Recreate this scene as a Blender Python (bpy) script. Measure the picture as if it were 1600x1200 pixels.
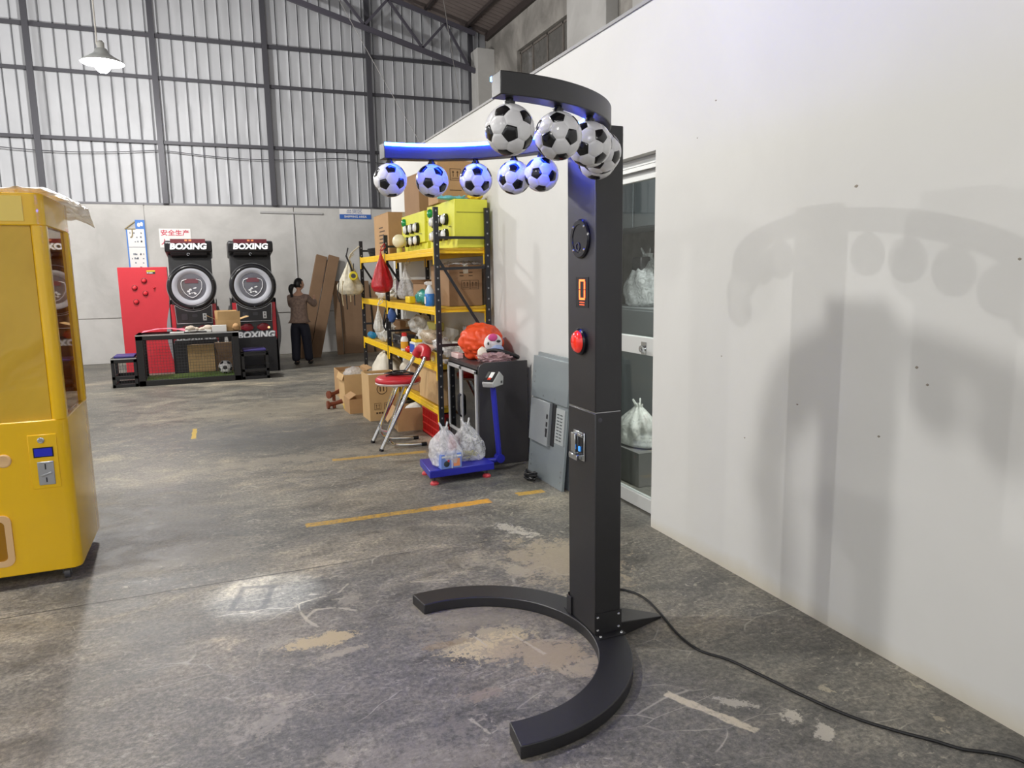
import bpy, bmesh, math, random
from mathutils import Vector, Matrix, Euler, noise
random.seed(7)
PI = math.pi
SC = bpy.context.scene
COL = SC.collection
for o in list(bpy.data.objects): bpy.data.objects.remove(o)

# ------------------------------------------------------------------ camera
cam_d = bpy.data.cameras.new('camera'); cam = bpy.data.objects.new('camera', cam_d); COL.objects.link(cam)
yaw, pit, rol = [math.radians(a) for a in (22.3, 8.68, -0.93)]
fwd = Vector((math.sin(yaw)*math.cos(pit), math.cos(yaw)*math.cos(pit), -math.sin(pit)))
rgt = Vector((math.cos(yaw), -math.sin(yaw), 0)); upv = rgt.cross(fwd)
r2 = math.cos(rol)*rgt + math.sin(rol)*upv; u2 = -math.sin(rol)*rgt + math.cos(rol)*upv
cam.matrix_world = Matrix(((r2.x, u2.x, -fwd.x, 0), (r2.y, u2.y, -fwd.y, 0), (r2.z, u2.z, -fwd.z, 1.6), (0, 0, 0, 1)))
cam_d.sensor_width = 36; cam_d.lens = 36*1133/1600; cam_d.clip_start = .05; cam_d.clip_end = 200
SC.camera = cam

# ------------------------------------------------------------------ world, exposure
W = bpy.data.worlds.new('world'); SC.world = W; W.use_nodes = True
bg = W.node_tree.nodes['Background']; bg.inputs[0].default_value = (.98, .985, 1, 1); bg.inputs[1].default_value = .92
SC.view_settings.view_transform = 'Standard'; SC.view_settings.look = 'None'
SC.view_settings.gamma = 1; SC.view_settings.use_curve_mapping = False
SC.view_settings.exposure = -0.1
LAMPS = [(-1.45, 4.15, 4.68, 430), (-1.16, 12.0, 4.58, 640), (-1.6, -2.6, 4.6, 150), (-7.6, 4.9, 5.33, 560), (-7.6, 11.2, 5.33, 700), (-7.6, -2.0, 5.33, 260)]   # x, y, z, watts

# ------------------------------------------------------------------ materials
def lin(v):
    v /= 255.0
    return v/12.92 if v <= .04045 else ((v+.055)/1.055)**2.4
def rgb(r, g, b): return (lin(r), lin(g), lin(b), 1)
_mats = {}
def nodes(name):
    m = bpy.data.materials.new(name); m.use_nodes = True
    nt = m.node_tree
    return m, nt, nt.nodes['Principled BSDF'], nt.nodes['Material Output']
def N(nt, t, ins=None, **kw):
    n = nt.nodes.new(t)
    for k, v in kw.items(): setattr(n, k, v)
    for k, v in (ins or {}).items():
        s = n.inputs[k]
        if hasattr(v, 'is_output') or isinstance(v, bpy.types.NodeSocket): nt.links.new(v, s)
        else: s.default_value = v
    return n
def math_(nt, op, a, b=None, clamp=False):
    ins = {0: a}
    if b is not None: ins[1] = b
    return N(nt, 'ShaderNodeMath', ins, operation=op, use_clamp=clamp).outputs[0]
def ramp(nt, fac, stops):
    n = N(nt, 'ShaderNodeValToRGB', {0: fac}); cr = n.color_ramp
    while len(cr.elements) < len(stops): cr.elements.new(.5)
    for e, (p, c) in zip(cr.elements, stops):
        e.position = p; e.color = c if len(c) == 4 else (*c, 1)
    return n.outputs[0]
def mixc(nt, fac, a, b):
    n = N(nt, 'ShaderNodeMix', data_type='RGBA')
    for i, v in ((0, fac), (6, a), (7, b)):
        if isinstance(v, bpy.types.NodeSocket): nt.links.new(v, n.inputs[i])
        else: n.inputs[i].default_value = v
    return n.outputs[2]
def M(name, col, rough=.5, metal=0, var=0, vs=6, bump=0, bs=40, emis=None, es=1, coat=0, spec=.5):
    if name in _mats: return _mats[name]
    m, nt, p, out = nodes(name)
    p.inputs['Base Color'].default_value = col; p.inputs['Roughness'].default_value = rough
    p.inputs['Metallic'].default_value = metal; p.inputs['Coat Weight'].default_value = coat
    p.inputs['Specular IOR Level'].default_value = spec
    if var or bump: tc = N(nt, 'ShaderNodeTexCoord').outputs['Object']
    if var:
        nz = N(nt, 'ShaderNodeTexNoise', {'Vector': tc, 'Scale': vs, 'Detail': 5, 'Roughness': .6}).outputs[0]
        d = tuple(c*(1-var) for c in col[:3]); l = tuple(min(1, c*(1+var)) for c in col[:3])
        nt.links.new(ramp(nt, nz, [(.3, d), (.7, l)]), p.inputs['Base Color'])
    if bump:
        nb = N(nt, 'ShaderNodeTexNoise', {'Vector': tc, 'Scale': bs, 'Detail': 4}).outputs[0]
        b = N(nt, 'ShaderNodeBump', {'Height': nb, 'Strength': bump, 'Distance': .01})
        nt.links.new(b.outputs[0], p.inputs['Normal'])
    if emis: p.inputs['Emission Color'].default_value = emis; p.inputs['Emission Strength'].default_value = es
    _mats[name] = m
    return m
def film(name, col, opac=.4, rough=.25, scale=18):
    """thin clear or milky plastic: part see-through, part shiny, creased"""
    if name in _mats: return _mats[name]
    m, nt, p, out = nodes(name)
    tc = N(nt, 'ShaderNodeTexCoord').outputs['Object']
    nz = N(nt, 'ShaderNodeTexNoise', {'Vector': tc, 'Scale': scale, 'Detail': 4, 'Distortion': 1.5}).outputs[0]
    fac = N(nt, 'ShaderNodeMapRange', {0: nz, 1: .3, 2: .7, 3: max(0, opac-.2), 4: min(1, opac+.2)}).outputs[0]
    p.inputs['Base Color'].default_value = col; p.inputs['Roughness'].default_value = rough
    b = N(nt, 'ShaderNodeBump', {'Height': nz, 'Strength': .6, 'Distance': .02}); nt.links.new(b.outputs[0], p.inputs['Normal'])
    tr = N(nt, 'ShaderNodeBsdfTransparent')
    mx = N(nt, 'ShaderNodeMixShader', {0: fac, 1: tr.outputs[0], 2: p.outputs[0]})
    nt.links.new(mx.outputs[0], out.inputs[0]); _mats[name] = m
    return m
def pane(name, tint, refl=.12, rough=.02):
    """thin window glass: tinted see-through with a mirror layer"""
    if name in _mats: return _mats[name]
    m, nt, p, out = nodes(name)
    tr = N(nt, 'ShaderNodeBsdfTransparent', {0: tint}); gl = N(nt, 'ShaderNodeBsdfGlossy', {0: (1, 1, 1, 1), 1: rough})
    fr = math_(nt, 'POWER', N(nt, 'ShaderNodeLayerWeight', {0: .5}).outputs[1], 4.0)
    fac = math_(nt, 'MAXIMUM', math_(nt, 'MULTIPLY', fr, .8), refl*.5)
    mx = N(nt, 'ShaderNodeMixShader', {0: fac, 1: tr.outputs[0], 2: gl.outputs[0]})
    nt.links.new(mx.outputs[0], out.inputs[0]); _mats[name] = m
    return m

# ------------------------------------------------------------------ mesh builder
class MB:
    def __init__(s): s.v = []; s.f = []; s.m = []
    def add(s, vs, fs, m=0):
        o = len(s.v); s.v += [tuple(v) for v in vs]; s.f += [tuple(i+o for i in f) for f in fs]; s.m += [m]*len(fs); return s
    def box(s, x0, x1, y0, y1, z0, z1, m=0, mat=None):
        vs = [Vector((x, y, z)) for z in (z0, z1) for y in (y0, y1) for x in (x0, x1)]
        if mat is not None: vs = [mat @ v for v in vs]
        return s.add(vs, [(0, 2, 3, 1), (4, 5, 7, 6), (0, 1, 5, 4), (2, 6, 7, 3), (0, 4, 6, 2), (1, 3, 7, 5)], m)
    def bar(s, a, b, w, h, m=0, up=(0, 0, 1)):
        a, b = Vector(a), Vector(b); d = (b-a).normalized(); u = Vector(up)
        if abs(d.dot(u)) > .98: u = Vector((0, 1, 0))
        r = d.cross(u).normalized(); u = r.cross(d)
        vs = [p + r*(i*w/2) + u*(j*h/2) for p in (a, b) for i, j in ((-1, -1), (1, -1), (1, 1), (-1, 1))]
        return s.add(vs, [(0, 1, 2, 3), (7, 6, 5, 4), (0, 4, 5, 1), (1, 5, 6, 2), (2, 6, 7, 3), (3, 7, 4, 0)], m)
    def tube(s, pts, r, n=8, m=0, cap=True, closed=False):
        pts = [Vector(p) for p in pts]; k = len(pts); rs = r if isinstance(r, (list, tuple)) else [r]*k
        vs = []; prev = None
        for i, p in enumerate(pts):
            if closed: t = pts[(i+1) % k]-pts[i-1]
            else: t = pts[min(i+1, k-1)]-pts[max(i-1, 0)]
            t.normalize()
            if prev is None:
                u = Vector((0, 0, 1)) if abs(t.z) < .9 else Vector((1, 0, 0))
            else: u = prev
            u = (u - t*u.dot(t)).normalized(); prev = u; w = t.cross(u)
            vs += [p + (u*math.cos(2*PI*j/n) + w*math.sin(2*PI*j/n))*rs[i] for j in range(n)]
        fs = []
        for i in range(k if closed else k-1):
            for j in range(n):
                a = i*n+j; b = i*n+(j+1) % n; c = ((i+1) % k)*n
                fs.append((a, b, c+(j+1) % n, c+j))
        if cap and not closed: fs += [tuple(range(n))[::-1], tuple((k-1)*n+j for j in range(n))]
        return s.add(vs, fs, m)
    def cyl(s, a, b, r, n=20, m=0, r1=None): return s.tube([a, b], [r, r if r1 is None else r1], n, m)
    def prism(s, poly, off, m=0):
        poly = [Vector(p) for p in poly]; off = Vector(off); n = len(poly)
        vs = poly+[p+off for p in poly]
        return s.add(vs, [tuple(range(n))[::-1], tuple(range(n, 2*n))]+[(i, (i+1) % n, n+(i+1) % n, n+i) for i in range(n)], m)
    def lathe(s, prof, n=24, m=0, mat=None, wob=0, seed=0, cap=True):
        vs = []; k = len(prof)
        for i, (r, z) in enumerate(prof):
            for j in range(n):
                a = 2*PI*j/n; q = 1 + (wob*noise.noise((math.cos(a)*2+seed, math.sin(a)*2, z*6)) if wob else 0)
                v = Vector((r*q*math.cos(a), r*q*math.sin(a), z)); vs.append(mat @ v if mat is not None else v)
        fs = [(i*n+j, i*n+(j+1) % n, (i+1)*n+(j+1) % n, (i+1)*n+j) for i in range(k-1) for j in range(n)]
        if cap and prof[0][0] > 1e-5: fs.append(tuple(range(n))[::-1])
        if cap and prof[-1][0] > 1e-5: fs.append(tuple((k-1)*n+j for j in range(n)))
        return s.add(vs, fs, m)
    def grid(s, fn, nu, nv, m=0, two=False):
        vs = [fn(i/nu, j/nv) for j in range(nv+1) for i in range(nu+1)]
        fs = [(j*(nu+1)+i, j*(nu+1)+i+1, (j+1)*(nu+1)+i+1, (j+1)*(nu+1)+i) for j in range(nv) for i in range(nu)]
        return s.add(vs, fs, m)
    def blob(s, c, rx, ry, rz, amp=.15, fq=3, seed=0, sub=3, flat=None, m=0, crease=0):
        bm = bmesh.new(); bmesh.ops.create_icosphere(bm, subdivisions=sub, radius=1)
        vs = []
        for v in bm.verts:
            d = v.co.normalized(); q = 1 + amp*noise.noise(d*fq+Vector((seed*3.7, seed*1.3, seed)))
            if crease: q += crease*(abs(noise.noise(d*fq*2.3+Vector((seed, 5, seed*2))))-.25)
            p = Vector((d.x*rx*q, d.y*ry*q, d.z*rz*q))
            if flat is not None and p.z < flat: p.z = flat + (p.z-flat)*.03
            vs.append(Vector(c)+p)
        fs = [tuple(v.index for v in f.verts) for f in bm.faces]
        bm.free(); return s.add(vs, fs, m)
    def build(s, name, mats, parent=None, loc=None, rot=None, smooth=35, bevel=0, seg=2, solid=0):
        me = bpy.data.meshes.new(name); me.from_pydata(s.v, [], s.f)
        if not isinstance(mats, (list, tuple)): mats = [mats]
        for q in mats: me.materials.append(q)
        if len(mats) > 1: me.polygons.foreach_set('material_index', s.m)
        bm = bmesh.new(); bm.from_mesh(me); bmesh.ops.recalc_face_normals(bm, faces=bm.faces); bm.to_mesh(me); bm.free()
        if smooth:
            me.polygons.foreach_set('use_smooth', [True]*len(me.polygons)); me.set_sharp_from_angle(angle=math.radians(smooth))
        o = bpy.data.objects.new(name, me); COL.objects.link(o)
        if parent: o.parent = parent
        if loc: o.location = loc
        if rot: o.rotation_euler = rot
        if bevel:
            b = o.modifiers.new('bevel', 'BEVEL'); b.width = bevel; b.segments = seg; b.limit_method = 'ANGLE'; b.angle_limit = .6
            b.harden_normals = False
        if solid:
            b = o.modifiers.new('solid', 'SOLIDIFY'); b.thickness = solid; b.offset = 0
        return o
def tag(o, label=None, cat=None, group=None, kind=None):
    if label: o['label'] = label
    if cat: o['category'] = cat
    if group: o['group'] = group
    if kind: o['kind'] = kind
    return o
def thing(name, label, cat, loc=(0, 0, 0), rz=0, group=None):
    o = bpy.data.objects.new(name, None); COL.objects.link(o); o.location = loc; o.rotation_euler = (0, 0, rz)
    o.empty_display_size = .1
    return tag(o, label, cat, group)
def struct(o): o['kind'] = 'structure'; return o
def copy_tree(o, parent=None):
    c = o.copy(); COL.objects.link(c)
    if parent: c.parent = parent
    for ch in [x for x in o.children]: copy_tree(ch, c)
    return c
def text(name, s, size, loc, rot, mat, parent=None, ext=.002, shear=0, bold=0, sx=1, align='CENTER'):
    cu = bpy.data.curves.new(name, 'FONT'); cu.body = s; cu.size = size; cu.extrude = ext; cu.shear = shear; cu.offset = bold
    cu.align_x = align; cu.align_y = 'CENTER'; cu.resolution_u = 3
    t = bpy.data.objects.new(name, cu); COL.objects.link(t)
    dg = bpy.context.evaluated_depsgraph_get()
    me = bpy.data.meshes.new_from_object(t.evaluated_get(dg)); bpy.data.objects.remove(t); bpy.data.curves.remove(cu)
    me.name = name; me.materials.clear(); me.materials.append(mat)
    o = bpy.data.objects.new(name, me); COL.objects.link(o); o.location = loc; o.rotation_euler = rot; o.scale = (sx, 1, 1)
    if parent: o.parent = parent
    return o
FRONT = (PI/2, 0, 0)            # text facing -Y
LEFTF = (PI/2, 0, -PI/2)        # text facing -X
def arc_pts(cx, cy, r, a0, a1, n): return [(cx+r*math.cos(math.radians(a0+(a1-a0)*i/n)), cy+r*math.sin(math.radians(a0+(a1-a0)*i/n))) for i in range(n+1)]
def rrect(x0, x1, y0, y1, r, n=5):
    p = []
    for cx, cy, a in ((x1-r, y1-r, 0), (x0+r, y1-r, 90), (x0+r, y0+r, 180), (x1-r, y0+r, 270)): p += arc_pts(cx, cy, r, a, a+90, n)
    return p

black = M('matte_black_metal', rgb(27, 27, 30), .40, 0, .06, 8, .05, 300, spec=.8)
blackgloss = M('gloss_black', rgb(22, 22, 26), .18)
chrome = M('chrome', rgb(215, 218, 220), .14, 1)
steel = M('brushed_steel', rgb(190, 192, 194), .34, .9)
white = M('white_plastic', rgb(236, 236, 234), .35)
card = M('cardboard', rgb(176, 140, 98), .85, 0, .07, 5, .08, 90)
card_dk = M('cardboard_brown', rgb(148, 116, 84), .85, 0, .07, 5, .08, 90)
card_lt = M('cardboard_light', rgb(200, 166, 118), .85, 0, .06, 5, .08, 90)
card_board = M('cardboard_board', rgb(126, 100, 76), .85, 0, .07, 4)
print_dk = M('carton_ink', rgb(84, 62, 42), .8)
tape = film('packing_tape', rgb(225, 214, 190), .45, .15, 8)
yel_steel = M('yellow_painted_steel', rgb(245, 200, 20), .42, 0, .05, 9)
blk_steel = M('black_painted_steel', rgb(30, 31, 36), .4)
red_gl = M('red_vinyl', rgb(196, 40, 52), .38, 0, .05, 12)
clear = film('clear_plastic', rgb(236, 238, 238), .42, .18, 16)
milky = film('milky_plastic', rgb(232, 232, 226), .72, .3, 14)
sack_m = M('woven_white_sack', rgb(214, 208, 192), .6, 0, .1, 8, .35, 22)

# ------------------------------------------------------------------ setting: floor
def make_floor_mat():
    m, nt, p, out = nodes('worn_concrete_floor')
    g = N(nt, 'ShaderNodeNewGeometry').outputs['Position']
    nz = lambda sc, det=6, ro=.6, dis=0, vec=g: N(nt, 'ShaderNodeTexNoise', {'Vector': vec, 'Scale': sc, 'Detail': det, 'Roughness': ro, 'Distortion': dis}).outputs[0]
    stretch = N(nt, 'ShaderNodeMapping', {'Vector': g, 'Scale': (.75, 1.25, 1), 'Rotation': (0, 0, .25)}).outputs[0]
    big = nz(.8, 12, .68, .5, stretch); mid = nz(3.4, 12, .74, .6, stretch); fine = nz(46, 8, .8)
    base = ramp(nt, big, [(.36, rgb(100, 99, 95)), (.47, rgb(116, 114, 108)), (.54, rgb(130, 126, 117)), (.64, rgb(158, 150, 134))])
    dark = ramp(nt, mid, [(.38, (.60, .60, .60)), (.48, (.92, .92, .91)), (.55, (1.03, 1.02, 1.0)), (.63, (1.5, 1.46, 1.36))])
    c = N(nt, 'ShaderNodeVectorMath', {0: base, 1: dark}, operation='MULTIPLY').outputs[0]
    fr = ramp(nt, fine, [(.40, (.62, .62, .62)), (.5, (1, 1, 1)), (.60, (1.48, 1.46, 1.40))])
    c = N(nt, 'ShaderNodeVectorMath', {0: c, 1: fr}, operation='MULTIPLY').outputs[0]
    # pale flecks, chips and thin scratches
    thr = lambda v, a, b: N(nt, 'ShaderNodeMapRange', {0: v, 1: a, 2: b}).outputs[0]
    flecks = math_(nt, 'MULTIPLY', thr(nz(20, 10, .72, 1.2, stretch), .575, .61), thr(nz(1.6, 6, .7), .44, .56))
    c = mixc(nt, math_(nt, 'MULTIPLY', flecks, .6), c, rgb(190, 183, 166))
    chips = math_(nt, 'MULTIPLY', thr(nz(9, 10, .7, .4), .62, .645), thr(nz(.9, 4, .6), .45, .6))
    c = mixc(nt, math_(nt, 'MULTIPLY', chips, .7), c, rgb(186, 176, 154))
    pits = thr(nz(16, 10, .75, .6, stretch), .42, .385)
    c = mixc(nt, math_(nt, 'MULTIPLY', pits, .45), c, rgb(66, 65, 63))
    scr = N(nt, 'ShaderNodeTexVoronoi', {'Vector': N(nt, 'ShaderNodeVectorMath', {0: N(nt, 'ShaderNodeMapping', {'Vector': g, 'Scale': (1.1, 3.2, 1), 'Rotation': (0, 0, .55)}).outputs[0], 1: N(nt, 'ShaderNodeTexNoise', {'Vector': g, 'Scale': 1.7}).outputs[1]}, operation='ADD').outputs[0], 'Scale': 1.6}, feature='DISTANCE_TO_EDGE').outputs[0]
    scr = math_(nt, 'MULTIPLY', thr(scr, .012, .004), thr(nz(2.2, 3), .53, .6))
    c = mixc(nt, math_(nt, 'MULTIPLY', scr, .55), c, rgb(190, 184, 170))
    dirt = thr(nz(1.1, 5, .6, .8), .56, .70)
    c = mixc(nt, math_(nt, 'MULTIPLY', dirt, .35), c, rgb(74, 73, 70))
    def local(cx, cy, rot):     # coordinates of a mark: centred and turned
        v = N(nt, 'ShaderNodeVectorMath', {0: g, 1: (cx, cy, 0)}, operation='SUBTRACT').outputs[0]
        v = N(nt, 'ShaderNodeVectorRotate', {'Vector': v, 'Angle': -rot}, rotation_type='Z_AXIS').outputs[0]
        return v
    n_edge = nz(8, 12, .78, .5); n_edge2 = nz(36, 8, .78)
    def blot(c, cx, cy, rx, ry, rot, col, dens=.5, amt=.85):
        v = N(nt, 'ShaderNodeVectorMath', {0: local(cx, cy, rot), 1: (1/rx, 1/ry, 0)}, operation='MULTIPLY').outputs[0]
        d = N(nt, 'ShaderNodeVectorMath', {0: v}, operation='LENGTH').outputs['Value']
        w = math_(nt, 'ADD', math_(nt, 'MULTIPLY', math_(nt, 'SUBTRACT', 1.0, d), .32), math_(nt, 'MULTIPLY', math_(nt, 'SUBTRACT', n_edge, .5), 1.5))
        w = math_(nt, 'ADD', w, math_(nt, 'MULTIPLY', math_(nt, 'SUBTRACT', n_edge2, .5), .9))
        return mixc(nt, math_(nt, 'MULTIPLY', thr(w, .14-dens*.2, .20-dens*.2), amt), c, col)
    def stripe(c, x0, y0, x1, y1, wd, col, wear=.5, amt=.9):
        L = math.hypot(x1-x0, y1-y0); a = math.atan2(y1-y0, x1-x0)
        v = local((x0+x1)/2, (y0+y1)/2, a)
        s = N(nt, 'ShaderNodeSeparateXYZ', {0: v})
        ex = math_(nt, 'SUBTRACT', L/2, math_(nt, 'ABSOLUTE', s.outputs[0])); ey = math_(nt, 'SUBTRACT', wd/2, math_(nt, 'ABSOLUTE', s.outputs[1]))
        e = math_(nt, 'MINIMUM', ex, ey)
        e = math_(nt, 'ADD', e, math_(nt, 'MULTIPLY', math_(nt, 'SUBTRACT', n_edge, .5), .05))
        w = math_(nt, 'MULTIPLY', thr(e, 0, .006), thr(n_edge2, wear-.16, wear+.06))
        return mixc(nt, math_(nt, 'MULTIPLY', w, amt), c, col)
    cream = rgb(206, 190, 150); beige = rgb(170, 158, 136); pale = rgb(196, 190, 176); dk = rgb(90, 90, 88)
    c = blot(c, .7, 7.4, 1.5, .55, .1, dk, .5, .5)
    c = blot(c, .2, 8.1, 1.3, .9, .05, rgb(96, 98, 100), .5, .55)
    c = blot(c, 1.0, 9.2, 2.0, .9, .05, rgb(160, 152, 134), .5, .5)
    c = blot(c, -.3, 4.45, .75, .28, .05, rgb(156, 148, 132), .35, .35)
    c = blot(c, .7, 6.55, 1.4, .22, .06, rgb(160, 152, 136), .4, .5)
    c = blot(c, 1.72, 3.5, .30, .34, .2, beige, .7, .8)
    c = blot(c, 1.66, 4.05, .07, .2, .5, pale, .5, .8)
    c = blot(c, 1.02, 2.80, .19, .12, .1, cream, .8, .95)
    c = blot(c, 1.20, 2.62, .24, .13, -.6, rgb(176, 160, 134), .7, .85)
    c = blot(c, .85, 2.86, .14, .03, 0, rgb(150, 128, 92), .6, .7)
    c = blot(c, 1.30, 2.46, .10, .05, .3, rgb(176, 164, 142), .7, .8)
    c = blot(c, 1.05, 3.05, .45, .3, .2, rgb(150, 142, 126), .35, .6)
    c = blot(c, .33, 3.12, .17, .06, .1, rgb(196, 178, 138), .8, .85)
    c = blot(c, .42, 2.98, .12, .03, .2, rgb(176, 166, 144), .6, .7)
    c = blot(c, .84, 2.44, .10, .05, 0, rgb(156, 142, 126), .5, .7)
    c = blot(c, 1.83, 1.85, .05, .05, .3, pale, .5, .8); c = blot(c, 1.88, 1.75, .06, .035, .9, pale, .5, .8)
    c = blot(c, 1.70, 2.0, .08, .03, -.7, pale, .5, .7)
    c = blot(c, .5, 2.0, .5, .35, .4, rgb(144, 138, 128), .3, .5)
    c = stripe(c, 1.50, 2.16, 1.66, 1.83, .045, rgb(206, 196, 172), .44)
    for L_ in ([(.56, 3.68), (.49, 3.58), (.39, 3.57), (.29, 3.54), (.29, 3.45), (.31, 3.34), (.35, 3.25)], [(.3, 3.36), (.36, 3.44), (.46, 3.42), (.54, 3.35)], [(.76, 2.31), (.80, 2.19)], [(.86, 3.56), (1.07, 3.51)], [(1.14, 2.83), (1.20, 2.61)], [(.97, 2.91), (1.0, 2.77)]):
        for (xa, ya), (xb, yb) in zip(L_, L_[1:]): c = stripe(c, xa, ya, xb, yb, .016, rgb(198, 190, 170), .40, .7)
    for (xa, ya, rr_) in ((.18, 3.2, .16), (.52, 3.5, .14), (.30, 2.3, .12), (.9, 2.2, .14), (1.15, 2.3, .10), (.62, 1.95, .12), (1.42, 3.45, .16), (.95, 3.55, .12), (1.28, 3.62, .2), (.1, 2.6, .2), (1.3, 2.75, .12)):
        c = blot(c, xa, ya, rr_, rr_*.6, xa*3, rgb(170, 163, 146), .0, .5)
    mark = rgb(214, 166, 40)
    c = stripe(c, .46, 4.70, 1.72, 4.68, .085, mark, .50, .8)
    c = stripe(c, 1.30, 4.68, 1.74, 4.68, .10, rgb(228, 164, 48), .46, .85)
    c = stripe(c, 1.96, 4.73, 2.18, 4.73, .085, mark, .48, .8)
    c = stripe(c, .88, 6.35, 1.72, 6.29, .085, mark, .49, .75)
    c = stripe(c, -.265, 7.85, -.26, 8.38, .05, rgb(220, 184, 60), .40)
    # rounded outline within the light patch, painted dark into the floor colour
    v = local(.088, 3.71, -.27); s = N(nt, 'ShaderNodeSeparateXYZ', {0: v})
    qx = math_(nt, 'SUBTRACT', math_(nt, 'ABSOLUTE', s.outputs[0]), .075); qy = math_(nt, 'SUBTRACT', math_(nt, 'ABSOLUTE', s.outputs[1]), .13)
    d = math_(nt, 'MAXIMUM', qx, qy); line = thr(math_(nt, 'ABSOLUTE', d), .022, .008)
    c = mixc(nt, math_(nt, 'MULTIPLY', line, .6), c, rgb(70, 70, 72))
    # saw-cut joint between the two slabs
    s = N(nt, 'ShaderNodeSeparateXYZ', {0: g})
    jy = math_(nt, 'ABSOLUTE', math_(nt, 'SUBTRACT', math_(nt, 'ADD', s.outputs[1], math_(nt, 'MULTIPLY', math_(nt, 'SUBTRACT', nz(3, 3), .5), .03)), 3.97))
    jl = math_(nt, 'MULTIPLY', thr(jy, .007, .003), thr(s.outputs[0], 1.3, .5))
    c = mixc(nt, math_(nt, 'MULTIPLY', jl, .8), c, rgb(44, 43, 42))
    nt.links.new(c, p.inputs['Base Color'])
    nt.links.new(ramp(nt, mid, [(.3, (.36, .36, .36)), (.7, (.62, .62, .62))]), p.inputs['Roughness'])
    h = math_(nt, 'ADD', math_(nt, 'MULTIPLY', mid, .6), math_(nt, 'MULTIPLY', fine, .25))
    h = math_(nt, 'SUBTRACT', h, math_(nt, 'MULTIPLY', jl, 1.0))
    nt.links.new(N(nt, 'ShaderNodeBump', {'Height': h, 'Strength': .25, 'Distance': .02}).outputs[0], p.inputs['Normal'])
    p.inputs['Specular IOR Level'].default_value = .45
    return m
floor = MB().box(-14, 6.2, -9, 16.0, -.2, 0).build('floor', make_floor_mat()); struct(floor)

def plaster(name, col, col2, sc=1.2, amt=.5, stain=None):
    m, nt, p, out = nodes(name)
    g = N(nt, 'ShaderNodeNewGeometry').outputs['Position']
    a = N(nt, 'ShaderNodeTexNoise', {'Vector': g, 'Scale': sc, 'Detail': 7, 'Roughness': .6, 'Distortion': .5}).outputs[0]
    c = ramp(nt, a, [(.35, col2), (.62, col)])
    b = N(nt, 'ShaderNodeTexNoise', {'Vector': g, 'Scale': 25, 'Detail': 4}).outputs[0]
    if stain:
        s = N(nt, 'ShaderNodeSeparateXYZ', {0: g}); z = math_(nt, 'ADD', s.outputs[2], math_(nt, 'MULTIPLY', math_(nt, 'SUBTRACT', a, .5), .25))
        f = N(nt, 'ShaderNodeMapRange', {0: z, 1: .10, 2: .0}).outputs[0]
        c = mixc(nt, math_(nt, 'MULTIPLY', f, .6), c, stain)
    nt.links.new(c, p.inputs['Base Color']); p.inputs['Roughness'].default_value = .75
    nt.links.new(N(nt, 'ShaderNodeBump', {'Height': math_(nt, 'ADD', a, math_(nt, 'MULTIPLY', b, .15)), 'Strength': .12, 'Distance': .02}).outputs[0], p.inputs['Normal'])
    return m
wall_m = plaster('white_plaster', rgb(215, 215, 212), rgb(209, 209, 206), .8, stain=rgb(196, 186, 160))
conc_m = plaster('grey_concrete', rgb(196, 195, 192), rgb(176, 175, 172), 1.1)
conc2_m = plaster('stained_concrete', rgb(178, 174, 168), rgb(120, 117, 112), .9)
dark_in = plaster('office_paint', rgb(170, 172, 170), rgb(158, 160, 158), .8)

# ------------------------------------------------------------------ setting: white partition on the right with its doorway
w = MB()
Y0, Y1, XW, XT, ZT = -8.5, 10.45, 2.47, 2.67, 3.14
D0, D1, DZ = 3.745, 4.80, 2.30
w.box(XW, XT, Y0, D0, 0, ZT); w.box(XW, XT, D1, Y1, 0, ZT); w.box(XW, XT, D0, D1, DZ, ZT)
wr = struct(w.build('wall_right', wall_m, smooth=0))
# chips and small nail holes in the plaster
chip = MB()
for y, z, s in ((3.2, 2.46, .008), (2.28, 1.93, .012), (3.1, 1.15, .006), (2.1, .92, .007), (1.95, 1.22, .009), (1.9, 1.16, .008), (2.55, .98, .007), (3.35, 2.3, .006), (1.6, 1.62, .008), (2.9, .75, .006)):
    chip.blob((XW, y, z), .003, s, s*.6, .5, 4, y, 1)
chip.build('chip', M('plaster_chip', rgb(150, 142, 130), .9), wr)['kind'] = 'stuff'
capm = M('grey_edge_strip', rgb(150, 150, 150), .6)
struct(MB().box(XW-.012, XT, Y0, Y1, ZT, ZT+.02).build('trim_1', capm))
# office behind the partition: far side, and unseen slab added to darken it
struct(MB().box(XT, 6.0, Y0, Y1, ZT-.16, ZT-.04).build('ceiling_office_added', dark_in))
struct(MB().box(XT, 6.0, Y1-.12, Y1, 0, ZT-.16).build('wall_office', dark_in))
struct(MB().box(XT, 6.0, 1.9, 2.0, 0, ZT-.16).build('wall_office_near', dark_in))

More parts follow.
